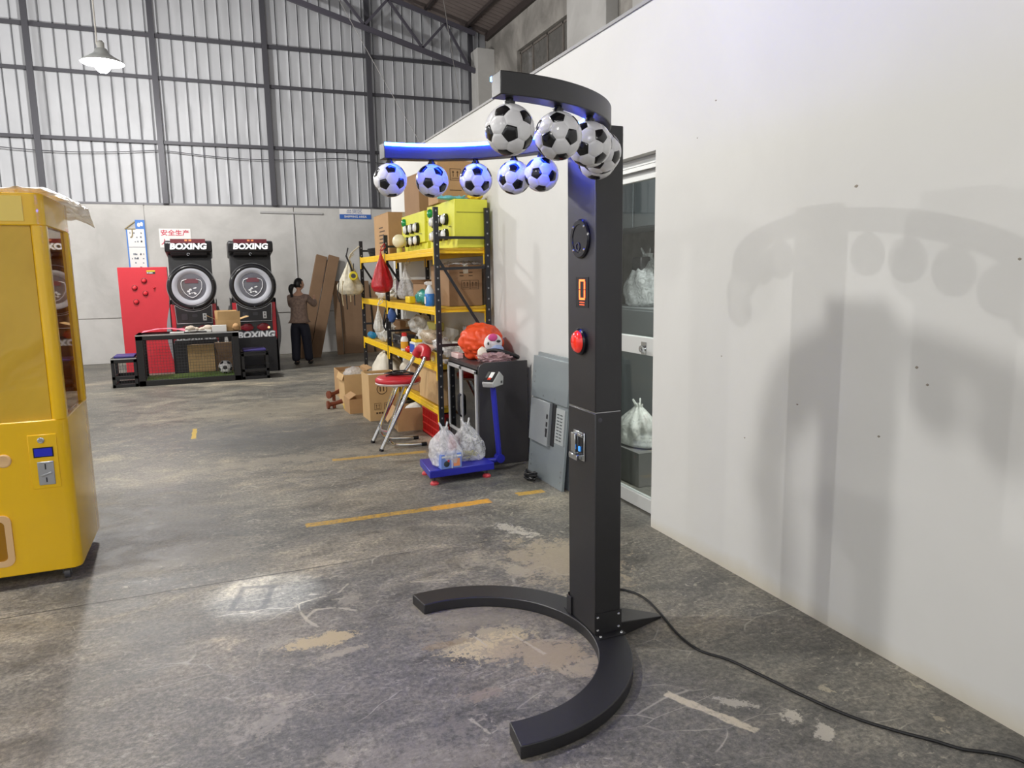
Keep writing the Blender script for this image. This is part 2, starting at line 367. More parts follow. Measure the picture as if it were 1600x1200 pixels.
# glazed sliding door
alu = M('white_aluminium', rgb(206, 208, 206), .4, .2)
door = struct(thing('door_1', 'white aluminium sliding glass door in the white wall', None))
del door['label']
f = MB()
for y0, y1 in ((D0+.005, D0+.07), (D1-.075, D1-.005)): f.box(2.585, 2.625, y0, y1, .012, 2.25)
f.box(2.585, 2.625, D0+.005, D1-.005, 2.17, 2.25); f.box(2.583, 2.627, D0+.005, D1-.005, 1.06, 1.175); f.box(2.583, 2.627, D0+.005, D1-.005, .012, .105)
f.build('door_frame', alu, door, bevel=.003)
gm = pane('door_glass', (.80, .83, .81, 1), .10)
MB().box(2.602, 2.608, D0+.06, D1-.07, 1.175, 2.17).build('pane', gm, door, smooth=0)
MB().box(2.602, 2.608, D0+.06, D1-.07, .105, 1.06).build('pane', gm, door, smooth=0)
t = MB().box(2.54, 2.66, D0+.002, D1-.002, 2.252, 2.298); t.box(2.545, 2.56, D0+.002, D1-.002, 2.225, 2.252); t.build('door_track', alu, door)
k = MB().cyl((2.583, 4.02, 1.10), (2.555, 4.02, 1.10), .022, 16); k.tube([(2.56, 4.02, 1.10), (2.545, 3.99, 1.09), (2.54, 3.95, 1.09)], .008, 8); k.box(2.578, 2.585, 3.99, 4.05, 1.065, 1.145)
k.build('door_handle', chrome, door)

# ------------------------------------------------------------------ setting: back wall, lower concrete and upper sheet metal
YB = 15.8
bw = MB(); edges = [-14, -6.2, -1.06, 1.70, 6.2]
wb = struct(MB().box(-14, 6.2, YB+.03, YB+.25, 0, 3.03).build('wall_back', conc_m))
for i in range(4):                          # cast concrete panels, two courses, with recessed joints
    for z0, z1 in ((0, .86), (.872, 3.02)):
        MB().box(edges[i]+.008, edges[i+1]-.008, YB, YB+.06, z0, z1).build('wall_panel', conc_m, wb, bevel=.008)
sheet_m = M('galvanised_sheet', rgb(178, 180, 184), .55, .1, .06, 1.6, .06, 3)
wu = struct(MB().box(-14, 6.2, YB+.09, YB+.16, 3.02, 9.4).build('wall_back_upper', M('sheet_backing', rgb(112, 113, 116), .7)))
PIT = .2135
protos = []
for q in range(5):                          # standing-seam sheets, gently dented
    def fn(u, v, q=q):
        x = u*(PIT-.016); z = 3.03 + v*6.3
        d = .010*noise.noise((q*5.1, z*1.3, x*6)) + .004*noise.noise((q*2.1+9, z*6, x*14))
        e = 0
        if u < .001 or u > .999: e = .02
        elif u < .04 or u > .96: e = -.010
        return (x, YB+.07+e+d*min(1, 6*min(u, 1-u)), z)
    g = MB()
    us = [0, .03, .09, .3, .5, .7, .91, .97, 1]
    vs_ = [fn(us[i], j/40) for j in range(41) for i in range(9)]
    g.add(vs_, [(j*9+i, j*9+i+1, (j+1)*9+i+1, (j+1)*9+i) for j in range(40) for i in range(8)])
    protos.append(g)
pm = []
for k in range(62):
    x = -7.2 + k*PIT + .03
    q = (k*7+k//3) % 5
    if len(pm) < 5:
        o = protos[len(pm)].build('sheet_panel', sheet_m, wu, smooth=40); pm.append(o)
    else: o = pm[q].copy(); COL.objects.link(o)
    o.location.x = x
girt_m = M('dark_grey_steel', rgb(70, 70, 76), .5, .2)
for z, h in ((4.17, .06), (5.34, .06), (6.09, .07), (7.4, .06)):
    MB().box(-8, 6.0, YB-.035, YB+.015, z-h/2, z+h/2).build('girt', girt_m, wu)
for x in (-6.65, -4.66, -2.67, -.67, 1.32, 3.36, 5.60):
    MB().box(x-.05, x+.05, YB-.10, YB-.036, 3.03, 8.6).build('steel_post', girt_m, wu)
MB().box(-14, 6.0, YB-.012, YB+.05, 3.005, 3.045).build('flashing', M('flashing', rgb(104, 104, 108), .5, .3), wu)
# electrical conduits on the concrete
cond = M('grey_conduit', rgb(176, 176, 176), .5)
c1 = MB().tube([(1.04, YB-.02, 2.90), (2.27, YB-.02, 2.885)], .022, 8).build('conduit', cond); tag(c1, 'horizontal grey conduit high on the concrete back wall', 'conduit')
c2 = MB().tube([(1.68, YB-.015, 2.86), (1.69, YB-.015, 1.2)], .018, 8).build('conduit', cond); tag(c2, 'vertical grey conduit dropping down the back wall behind the woman', 'conduit')
cb = MB().tube([(-4+10*i/40, YB-.06, 4.02-.10*math.sin(PI*((i/40*3) % 1))) for i in range(41)], .008, 6).build('wall_cable', girt_m)
tag(cb, 'thin dark cable sagging along the sheet metal wall under the lowest rail', 'cable')

# ------------------------------------------------------------------ setting: outer concrete wall with high window, roof, truss
wo = MB()
wz = 6.72
wo.box(6.0, 6.25, -9, 11.47, 0, wz); wo.box(6.0, 6.25, 14.08, 16, 0, wz); wo.box(6.0, 6.25, 11.47, 14.08, 0, 4.6); wo.box(6.0, 6.25, 11.47, 14.08, 5.98, wz)
struct(wo.build('wall_outer', conc2_m, smooth=0))
struct(MB().box(5.60, 6.0, 15.3, 15.74, 3.0, 6.35).build('trim_2', conc_m, bevel=.01))
struct(MB().box(5.78, 6.0, 10.15, 11.45, 0, wz-.1).build('trim_3', conc_m, bevel=.01))
struct(MB().box(5.9, 6.0, 9.3, 9.6, 3.2, wz-.1).build('trim_4', conc_m, bevel=.01))
win = struct(thing('window_1', 'x', None)); del win['label']
fm = M('rusty_window_steel', rgb(116, 110, 104), .7, .2, .2, 8)
f = MB()
for y in (11.5, 12.15, 12.8, 13.45, 14.05): f.box(6.06, 6.11, y-.022, y+.022, 4.62, 5.96)
for z in (4.62, 5.94): f.box(6.06, 6.11, 11.48, 14.07, z-.02, z+.02)
f.build('window_frame', fm, win)
dg = film('dirty_glass', rgb(112, 110, 106), .8, .4, 5)
for y0, y1 in ((11.52, 12.13), (12.17, 12.78), (12.82, 13.43), (13.47, 14.03)):
    MB().box(6.08, 6.088, y0, y1, 4.64, 5.92).build('pane', dg, win, smooth=0)
struct(MB().box(6.55, 6.6, 11, 14.6, 4.2, 6.6).build('wall_beyond', M('dark_beyond', rgb(84, 82, 80), .9)))

roof_m = M('roof_sheet', rgb(112, 102, 98), .7, .1, .12, 3)
def zr(x): return 6.62 + .27*(6.0-x)
rf = MB(); RX = -4.0
n = 150
vs, fs = [], []
for i in range(n*2+1):
    y = -9 + 25*i/(n*2); dz = .025*(i % 2)
    vs += [(6.3, y, zr(6.3)+.16+dz), (RX, y, zr(RX)+.16+dz), (-14.2, y, zr(RX)+.16+dz-.27*10.2)]
fs = [(3*i+j, 3*i+j+1, 3*i+j+4, 3*i+j+3) for i in range(n*2) for j in (0, 1)]
ceil = struct(rf.add(vs, fs).build('ceiling', roof_m, smooth=0, solid=.02))
pur = M('purlin_steel', rgb(62, 54, 52), .6, .2)
for x in (5.5, 4.6, 3.7, 2.8, 1.9, 1.0, .1, -.8, -1.7, -2.6, -3.5):
    MB().box(x-.025, x+.025, -9, YB-.1, zr(x)+.08, zr(x)+.145).build('purlin', pur, ceil)
MB().box(5.93, 6.0, -9, 15.7, zr(6)+.0, zr(6)+.14).build('wall_plate', pur, ceil)
tr = thing('roof_truss', 'dark steel lattice roof truss in front of the sheet metal back wall', 'truss', (0, 15.45, 0))
def zl(x): return 5.80 + .268*(6.0-x)
tm = M('truss_steel', rgb(84, 82, 92), .5, .2)
MB().bar((5.62, 0, zr(5.62)-.06), (-4, 0, zr(-4)-.06), .06, .08).build('top_chord', tm, tr)
MB().bar((5.60, 0, zl(5.60)), (-4, 0, zl(-4)), .07, .095).build('bottom_chord', tm, tr)
xs = [5.45, 4.95, 4.45, 3.75, 3.25, 2.5, 2.0, 1.2, .7, -.1, -.6, -1.4, -1.9, -2.7, -3.2]
for i in range(len(xs)-1):
    a, b = xs[i], xs[i+1]
    p = ((a, 0, zl(a)+.05), (b, 0, zr(b)-.1)) if i % 2 == 0 else ((a, 0, zr(a)-.1), (b, 0, zl(b)+.05))
    MB().bar(*p, .045, .05).build('web_member', tm, tr)
# loose wires hanging across the hall
wire = M('pale_wire', rgb(140, 138, 136), .6)
for nm, a, b, sag, lb in (('hanging_wire', (2.1, 13.5, 6.9), (3.3, 10.9, 3.15), .05, 'thin pale wire running slantwise from the roof to the end of the white partition'),
                          ('hanging_wire', (4.4, 14.0, 7.2), (5.3, 15.2, 4.2), .02, 'thin pale wire hanging from the roof beside the corner column')):
    pts = [Vector(a).lerp(Vector(b), i/16)-Vector((0, 0, sag*math.sin(PI*i/16))) for i in range(17)]
    tag(MB().tube(pts, .005, 6).build(nm, wire), lb, 'wire')

# ------------------------------------------------------------------ pendant lamps
shade_m = M('lamp_shade', rgb(226, 232, 230), .3, .3)
bulb_m = M('lamp_bulb', (1, 1, 1, 1), .4, emis=(1, .98, .95, 1), es=60)
def pendant(x, y, z, watts, label, group=None):
    top = (zr(x) if x > RX else zr(RX)-.27*(RX-x))+.15
    t = thing('pendant_lamp', label, 'lamp', (x, y, z), 0, group)
    MB().lathe([(.02, .20), (.07, .19), (.10, .13), (.17, .08), (.27, .02), (.275, .0), (.262, .002), (.165, .07), (.09, .12), (.0, .13)], 32, cap=False).build('lamp_shade', shade_m, t, smooth=60)
    MB().lathe([(0, -.13), (.05, -.12), (.09, -.08), (.11, -.02), (.11, .04), (.06, .10), (.0, .115)], 24).build('bulb', bulb_m, t, smooth=60)
    MB().tube([(-.02, 0, .19), (-.05, 0, .26), (-.045, 0, .34), (-.06, 0, top-z)], .011, 8).build('cord', M('lamp_cord', rgb(225, 222, 214), .6), t)
    MB().lathe([(.0, .19), (.045, .19), (.045, .27), (.02, .30), (0, .30)], 16).build('ballast', M('lamp_ballast', rgb(190, 190, 184), .5), t)
    L = bpy.data.lights.new('lamp_light', 'POINT'); L.energy = watts; L.color = (1, .975, .94); L.shadow_soft_size = .05 if x < -5 else .13
    lo = bpy.data.objects.new('lamp_light', L); COL.objects.link(lo); lo.parent = t; lo.location = (0, 0, -.26)
    return t
for i, (x, y, z, wt) in enumerate(LAMPS):
    pendant(x, y, z, wt, 'lit pendant lamp with a wide shade hanging above the yellow machine' if i == 1 else
            ['lit pendant lamp right over the yellow machine, above the picture', '', 'lit pendant lamp behind the photographer', 'lit pendant lamp far left, level with the yellow machine', 'lit pendant lamp far left near the back wall', 'lit pendant lamp far left behind the photographer'][i], 'pendant lamps')
# unseen spot added to make the bright patch on the floor
sp = thing('added_spot', 'small spot added above the picture to throw a bright patch on the floor', 'lamp', (.5, 3.2, 4.6))
MB().lathe([(.03, .12), (.06, .1), (.07, 0), (.062, 0), (.05, .08), (0, .09)], 20).build('lamp_shade', black, sp)
MB().tube([(0, 0, .1), (0, 0, zr(.5)-4.45)], .008, 6).build('rod', black, sp)
L = bpy.data.lights.new('lamp_light', 'SPOT'); L.energy = 1500; L.color = (.86, .91, 1); L.spot_size = math.radians(8.2); L.spot_blend = .8; L.shadow_soft_size = .03
lo = bpy.data.objects.new('lamp_light', L); COL.objects.link(lo); lo.parent = sp; lo.location = (0, 0, -.03)
lo.rotation_euler = (Vector((.15, 3.72, 0))-Vector((.5, 3.2, 4.57))).to_track_quat('-Z', 'Y').to_euler()
# unseen lamp added to brighten the office behind the glass door
ol = thing('added_office_lamp', 'unseen lamp added to light the office behind the white partition', 'lamp', (2.98, 3.5, 2.9))
MB().box(-.06, .06, -.6, .6, 0, .05).build('lamp_housing', white, ol)
L = bpy.data.lights.new('lamp_light', 'AREA'); L.shape = 'RECTANGLE'; L.size = .1; L.size_y = 1.1; L.energy = 110
lo = bpy.data.objects.new('lamp_light', L); COL.objects.link(lo); lo.parent = ol; lo.location = (0, 0, -.02)

# ------------------------------------------------------------------ footballs: 20 white hexagons in one mesh, 12 black pentagons
def ball_meshes():
    ph = (1+5**.5)/2
    ico = [Vector(v).normalized() for v in ((-1, ph, 0), (1, ph, 0), (-1, -ph, 0), (1, -ph, 0), (0, -1, ph), (0, 1, ph), (0, -1, -ph), (0, 1, -ph), (ph, 0, -1), (ph, 0, 1), (-ph, 0, -1), (-ph, 0, 1))]
    el = min((ico[0]-v).length for v in ico[1:])
    adj = {i: [j for j in range(12) if j != i and (ico[i]-ico[j]).length < el*1.01] for i in range(12)}
    def patch(mb, c, ring, n=5):
        ns = len(ring)
        for i in range(ns):
            a, b = ring[i], ring[(i+1) % ns]; idx = {}; vs = []; fs = []
            for u in range(n+1):
                for v in range(n+1-u):
                    wc = 1-(u+v)/n
                    q = (c*wc + a*(u/n) + b*(v/n)).normalized()
                    k = min(1, wc/.18); k = k*k*(3-2*k)
                    idx[(u, v)] = len(vs); vs.append(q*(1-.028*(1-k)))
            for u in range(n):
                for v in range(n-u):
                    fs.append((idx[(u, v)], idx[(u+1, v)], idx[(u, v+1)]))
                    if u+v < n-1: fs.append((idx[(u+1, v)], idx[(u+1, v+1)], idx[(u, v+1)]))
            mb.add(vs, fs)
    def order(c, pts):
        x = (pts[0]-c*pts[0].dot(c)).normalized(); y = c.cross(x)
        return sorted(pts, key=lambda p: math.atan2(p.dot(y), p.dot(x)))
    hexa = MB(); pent = MB()
    T = .345
    done = set()
    for i in range(12):
        for j in adj[i]:
            for k in adj[j]:
                if k in adj[i]:
                    f = tuple(sorted((i, j, k)))
                    if f in done: continue
                    done.add(f); c = (ico[i]+ico[j]+ico[k]).normalized(); pts = []
                    for a in f:
                        for b in f:
                            if a != b: pts.append(ico[a].lerp(ico[b], T))
                    patch(hexa, c*c.dot(pts[0]), order(c, pts))
    c = ico[0]; ring = order(c, [ico[0].lerp(ico[j], T) for j in adj[0]])
    rot0 = c.to_track_quat('Z', 'Y').inverted()
    patch(pent, rot0 @ (c*c.dot(ring[0])), [rot0 @ r for r in ring])
    rots = []
    for i in range(12):
        # turn so that the pentagon lands on its place with matching corners
        z = ico[i]; e = ico[i].lerp(ico[adj[i][0]], T); x = (e-z*e.dot(z)).normalized(); y = z.cross(x)
        e0 = rot0 @ ring[0]; a0 = math.atan2(e0.y, e0.x)
        rots.append(Matrix((x, y, z)).transposed() @ Matrix.Rotation(-a0, 3, 'Z'))
    return hexa, pent, rots
_hexa, _pent, _prots = ball_meshes()
ball_white = M('ball_white_panel', rgb(232, 232, 234), .22, coat=.4)
ball_black = M('ball_black_panel', rgb(20, 20, 24), .2, coat=.4)
_bm = {}
def make_ball(name, R, parent, loc, rot):
    key = 'h'
    if key not in _bm:
        o = _hexa.build(name, ball_white, None, smooth=80); _bm['h'] = o.data
        p = _pent.build('black_panel', ball_black, None, smooth=80); _bm['p'] = p.data
        bpy.data.objects.remove(p); bpy.data.objects.remove(o)
    o = bpy.data.objects.new(name, _bm['h']); COL.objects.link(o)
    if parent: o.parent = parent
    o.location = loc; o.scale = (R, R, R); o.rotation_euler = rot
    for r in _prots:
        p = bpy.data.objects.new('black_panel', _bm['p']); COL.objects.link(p); p.parent = o; p.rotation_euler = r.to_euler()
    return o

# ------------------------------------------------------------------ football reaction machine
ma = thing('football_reaction_machine', 'tall black arcade machine with footballs hanging from a curved blue lit arm', 'arcade machine', (0, 0, 0))
def arc_box(cx, cy, ri, ro, a0, a1, z0, z1, n=48):
    I = arc_pts(cx, cy, ri, a0, a1, n); O = arc_pts(cx, cy, ro, a0, a1, n); b = MB()
    return b.prism([], (0, 0, 0)) if 0 else b.add([(x, y, z) for z in (z0, z1) for x, y in I+O[::-1]],
        [(i, i+1, 2*n+1-i-1, 2*n+1-i) for i in range(n)] + [(2*n+2+i, 2*n+2+2*n+1-i, 2*n+2+2*n-i, 2*n+2+i+1) for i in range(n)] +
        [(i, (i+1) % (2*n+2), 2*n+2+(i+1) % (2*n+2), 2*n+2+i) for i in range(2*n+2)])
PX0, PX1, PY0, PY1 = 1.425, 1.550, 2.578, 2.822
MB().box(PX0, PX1, PY0, PY1, 1.027, 2.166).build('upper_post', black, ma, bevel=.004)
MB().box(PX0, PX1, PY0, PY1, .05, 1.023).build('lower_post', black, ma, bevel=.004)
MB().box(PX0+.004, PX1-.004, PY0+.004, PY1-.004, 1.0, 1.05).build('post_sleeve', steel, ma)
arc_box(.914, 2.668, .506, .645, -96.5, 99.5, 0, .05, 64).build('base_ring', black, ma, bevel=.004)
arc_box(.80, 2.68, .582, .652, -89, 95, 2.11, 2.176, 64).build('upper_arm', black, ma, bevel=.003)
led = M('led_strip', (.1, .3, 1, 1), .4, emis=(.008, .045, 1, 1), es=165)
arc_box(.80, 2.68, .5685, .5815, -88.8, 94.8, 2.163, 2.175, 64).build('led_strip', led, ma, smooth=0)
MB().add([(PX1, PY0+.02, .001), (PX1, PY1-.02, .001), (1.83, 2.712, .001), (1.83, 2.678, .001), (PX1, PY0+.02, .075), (PX1, PY1-.02, .075), (1.83, 2.712, .012), (1.83, 2.678, .012)],
         [(0, 1, 2, 3), (4, 7, 6, 5), (0, 4, 5, 1), (1, 5, 6, 2), (2, 6, 7, 3), (3, 7, 4, 0)]).build('rear_foot', black, ma, bevel=.003)
for s, nm in ((PY0, -1), (PY1, 1)):
    b = MB().box(PX0-.004, PX1+.004, min(s, s+nm*.004), max(s, s+nm*.004), .05, .148)
    b.box(PX0-.004, PX1+.004, min(s, s+nm*.045), max(s, s+nm*.045), .05, .055)
    br = b.build('base_bracket', black, ma)
    for x in (1.437, 1.539):
        for z in (.072, .13): MB().lathe([(0, .006), (.004, .005), (.0065, .002), (.007, 0)], 12).build('bolt', chrome, br, loc=(x, s+nm*.004, z), rot=(PI/2 if nm < 0 else -PI/2, 0, 0))
        MB().lathe([(0, .006), (.004, .005), (.0065, .002), (.007, 0)], 12).build('bolt', chrome, br, loc=(x, s+nm*.028, .055))
MB().box(PX0-.008, PX0, PY1-.03, PY1+.012, .05, .135).build('side_bracket', black, ma, bevel=.002)
BR = Matrix.Rotation(-PI/2, 4, 'Y')     # lathe axis pointing to -X
spk = MB().lathe([(.0, 0), (.080, 0), (.080, .006), (.074, .012), (.058, .012), (.056, .009), (.0, .009)], 40).build('speaker_plate', blackgloss, ma, loc=(PX0, 2.70, 1.736), rot=(0, -PI/2, 0), smooth=30)
for a in (45, 135, 225, 315):
    MB().lathe([(0, .004), (.0045, .003), (.0055, 0)], 12).build('screw', chrome, spk, loc=(.066*math.cos(math.radians(a)), .066*math.sin(math.radians(a)), .012))
MB().lathe([(.018, .009), (.018, .012), (.013, .012), (.013, .009)], 24, cap=False).build('emblem_ring', M('dark_grey_gloss', rgb(60, 60, 66), .25), spk, loc=(-.032, .01, 0))
dsp = MB().box(PX0-.002, PX0, 2.635, 2.745, 1.455, 1.58).build('display_window', blackgloss, ma)
segm = M('red_led_segment', (.8, .1, .03, 1), .4, emis=(1, .13, .025, 1), es=3.5)
def seg(y0, y1, z0, z1): return MB().box(PX0-.0035, PX0-.002, y0, y1, z0, z1).build('led_segment', segm, dsp, smooth=0)
seg(2.664, 2.712, 1.562, 1.571); seg(2.664, 2.712, 1.486, 1.495)
for y in (2.662, 2.705):
    seg(y, y+.009, 1.530, 1.562); seg(y, y+.009, 1.495, 1.527)
for k in range(4):
    for z in (1.464, 1.474): MB().box(PX0-.003, PX0-.002, 2.668+.011*k, 2.676+.011*k, z, z+.004).build('led_caption', M('red_led_caption', (.8, .1, .03, 1), .4, emis=(1, .10, .03, 1), es=1.6), dsp, smooth=0)
btn = MB().lathe([(.056, 0), (.056, .012), (.050, .018), (.047, .018)], 36).build('button_bezel', blackgloss, ma, loc=(PX0, 2.70, 1.312), rot=(0, -PI/2, 0))
MB().lathe([(.047, .01), (.047, .020), (.040, .030), (.025, .037), (0, .040)], 36).build('button_dome', M('red_button_lens', rgb(226, 38, 30), .12, coat=.6, emis=(1, .06, .03, 1), es=.25), btn, smooth=60)
cm = MB().box(PX0-.006, PX0, 2.665, 2.765, .80, .925); cm.box(PX0-.022, PX0-.006, 2.72, 2.76, .83, .915); cm.box(PX0-.030, PX0-.006, 2.69, 2.765, .802, .826); cm.box(PX0-.016, PX0-.006, 2.668, 2.71, .905, .92)
coin = cm.build('coin_mechanism', chrome, ma, bevel=.003)
MB().box(PX0-.008, PX0-.006, 2.675, 2.715, .828, .902).build('coin_slot_plate', blackgloss, coin)
MB().box(PX0-.014, PX0-.008, 2.69, 2.705, .84, .862).build('blue_lens', M('blue_lens', rgb(60, 150, 230), .2, emis=(.1, .4, 1, 1), es=.6), coin, bevel=.002)
MB().lathe([(0, .001), (.010, 0)], 16).build('scuff', M('paint_scuff', rgb(74, 74, 78), .6), ma, loc=(1.448, PY0, .995), rot=(PI/2, 0, 0))
balls = [(.858, 2.030), (1.040, 2.102), (1.197, 2.222), (1.318, 2.352), (1.378, 2.500), (1.385, 2.950), (1.275, 3.055), (1.122, 3.150), (.956, 3.235), (.780, 3.262)]
base_rot = Euler((.35, 0, .25))
for i, (x, y) in enumerate(balls):
    a = math.degrees(math.atan2(y-2.68, x-.80)); rr = .614
    x, y = .80+rr*math.cos(math.radians(a)), 2.68+rr*math.sin(math.radians(a))
    rnd = random.Random(i*13+2)
    bl = make_ball('football', .0742, ma, (x, y, 2.02), (rnd.uniform(.1, .6), rnd.uniform(-.3, .3), rnd.uniform(0, 6.28)))
    h = MB().lathe([(.009, -.02), (.009, .008), (.017, .010), (.017, .018), (.012, .020), (.012, .03)], 16).build('hanger', blackgloss, ma, loc=(x, y, 2.082))
    MB().lathe([(.013, 0), (.0145, .003), (.013, .006)], 16).build('hanger_washer', chrome, h, loc=(0, 0, .004))

# power cable of the machine
pts = [(1.575, 2.84, .03), (1.63, 2.91, .02), (1.72, 2.99, .01), (1.80, 3.02, .007), (1.855, 2.955, .006), (1.868, 2.85, .006), (1.845, 2.70, .006), (1.805, 2.50, .006), (1.808, 2.36, .006), (1.87, 2.25, .006), (1.905, 2.13, .006), (1.962, 1.914, .006), (2.02, 1.755, .006), (2.094, 1.636, .006), (2.165, 1.545, .006), (2.21, 1.478, .006), (2.285, 1.42, .006), (2.33, 1.36, .006), (2.345, 1.24, .006), (2.38, 1.1, .006)]
def spline(pts, n=6):
    P = [Vector(p) for p in pts]; out = []
    for i in range(len(P)-1):
        a, b, c, d = P[max(i-1, 0)], P[i], P[i+1], P[min(i+2, len(P)-1)]
        for k in range(n):
            t = k/n; out.append(.5*((2*b)+(c-a)*t+(2*a-5*b+4*c-d)*t*t+(3*b-a-3*c+d)*t**3))
    return out+[P[-1]]
cab_m = M('black_cable', rgb(20, 20, 22), .45)
tag(MB().tube(spline(pts), .0058, 8).build('power_cable', cab_m), 'black power cable winding over the floor from the football machine to the right', 'cable')

# ------------------------------------------------------------------ yellow claw machine
yel = M('glossy_yellow_paint', rgb(255, 204, 8), .22, coat=.5)
yt = thing('yellow_prize_machine', 'glossy yellow prize vending machine with windows and coin panel, cut by the left edge', 'arcade machine', (-1.247, 4.705, 0))
HX, HY = .50, .365
def rr_prism(z0, z1, r=.05, ins=0): return MB().prism([(x, y, z0) for x, y in rrect(-HX+ins, HX-ins, -HY+ins, HY-ins, r)], (0, 0, z1-z0))
rr_prism(.07, .885).build('lower_body', yel, yt, bevel=.006)
rr_prism(1.875, 2.035).build('top_body', yel, yt, bevel=.006)
for sx in (-1, 1):
    for sy in (-1, 1):
        x0, x1 = sorted((sx*(HX-.068), sx*HX)); y0, y1 = sorted((sy*(HY-.10), sy*HY))
        q = rrect(x0, x1, y0, y1, .03)
        MB().prism([(x, y, .885) for x, y in q], (0, 0, .99)).build('corner_post', yel, yt, smooth=40)
yg = film('amber_acrylic', rgb(244, 204, 70), .7, .1, 1.2)
MB().box(-HX+.068, HX-.068, -HY+.02, -HY+.026, .885, 1.875).build('front_window', yg, yt, smooth=0)
yg2 = pane('smoked_amber_glass', (.80, .64, .26, 1), .22)
MB().box(HX-.026, HX-.020, -HY+.10, HY-.10, .885, 1.875).build('side_window', yg2, yt, smooth=0)
MB().box(-HX+.01, HX-.03, HY-.04, HY-.02, .885, 1.875).build('inner_back', yel, yt)
MB().box(-HX+.03, -HX+.05, -HY+.05, HY-.05, .885, 1.875).build('inner_side', yel, yt)
MB().box(-.2, .2, -.1, .25, .89, 1.02).build('inner_shelf', yel, yt, bevel=.01)
MB().box(-HX+.05, HX-.05, HY-.06, HY-.04, 1.25, 1.27).build('inner_rail', M('dark_yellow', rgb(170, 130, 10), .4), yt)
MB().box(-HX+.05, HX-.085, -HY-.004, -HY, 1.895, 2.02).build('lit_header_panel', M('lit_header_yellow', rgb(250, 220, 96), .15, coat=.5), yt, bevel=.002)  # header panel, its paler yellow paints the light on it
for z in (.92, 1.85):                                # stickers seen behind the side window
    pass
cp = MB().box(.318, .447, -HY-.006, -HY+.01, .525, .812).build('coin_panel', yel, yt, bevel=.003)
MB().lathe([(.016, 0), (.016, .006), (.011, .008), (.011, .005), (0, .005)], 24).build('lock', chrome, cp, loc=(.378, -HY-.006, .783), rot=(PI/2, 0, 0))
lc = MB().box(.338, .428, -HY-.010, -HY-.006, .693, .745).build('lcd_frame', blackgloss, cp)
MB().box(.343, .423, -HY-.0115, -HY-.010, .698, .740).build('lcd_screen', M('blue_lcd', rgb(24, 26, 140), .12, emis=(.02, .03, .4, 1), es=.4), cp)
ce = MB().box(.350, .424, -HY-.012, -HY-.006, .545, .670); ce.prism([(.36, -HY-.012, .60), (.41, -HY-.012, .615), (.414, -HY-.012, .605), (.366, -HY-.012, .59)], (0, -.008, 0))
ce.box(.352, .422, -HY-.02, -HY-.012, .662, .670); ce = ce.build('coin_entry', steel, cp, bevel=.003)
MB().box(.383, .389, -HY-.0135, -HY-.012, .628, .658).box(.383, .389, -HY-.0135, -HY-.012, .56, .585).build('coin_slot', black, cp)
pd = MB()
O = rrect(-.32, .205, .13, .405, .04); I = rrect(-.29, .175, .16, .375, .025)
vs = [(x, -HY-.012, z) for x, z in O+I]+[(x, -HY, z) for x, z in O+I]; n = len(O)
pd.add(vs, [(i, (i+1) % n, n+(i+1) % n, n+i) for i in range(n)]+[(i, 2*n+i, 2*n+(i+1) % n, (i+1) % n) for i in range(n)]+[(n+i, n+(i+1) % n, 3*n+(i+1) % n, 3*n+i) for i in range(n)])
pd.build('prize_door_frame', M('beige_trim', rgb(236, 196, 138), .3), yt)
MB().prism([(x, -HY-.002, z) for x, z in I], (0, .004, 0)).build('prize_door', M('amber_flap', rgb(170, 120, 8), .25), yt)
MB().lathe([(.034, 0), (.034, .008), (.028, .012), (.0, .010)], 28).build('joystick_ring', M('beige_trim', rgb(236, 196, 138), .3), yt, loc=(.205, -HY, .69), rot=(PI/2, 0, 0))
for x in (-.42, .42):
    for y in (-.30, .30):
        c = MB().cyl((x-.014, y, .03), (x+.014, y, .03), .03, 16); c.box(x-.022, x-.016, y-.02, y+.02, .03, .07); c.box(x+.016, x+.022, y-.02, y+.02, .03, .07)
        c.build('caster', [M('caster_grey', rgb(80, 80, 82), .4)], yt)
MB().box(-.30, .30, -.2, .2, .05, .07).build('underframe', black, yt)
def sheet(u, v):
    x = -1.80+u*1.16; y = 4.29+v*.98
    z = 2.048 + .018*noise.noise((u*9, v*7, 1)) + .010*noise.noise((u*26, v*22, 4))
    z -= max(0, (x+.74))**1.0*.45 + max(0, 4.34-y)*.2
    if y > 5.08: z -= (y-5.08)*.5
    return (x, y, z+.012)
fs_ = MB().grid(sheet, 60, 50).build('plastic_sheet', film('white_wrap', rgb(244, 244, 246), .85, .25, 20), smooth=80)
tag(fs_, 'white crinkled plastic wrap lying over the top of the yellow prize machine', 'plastic sheet')

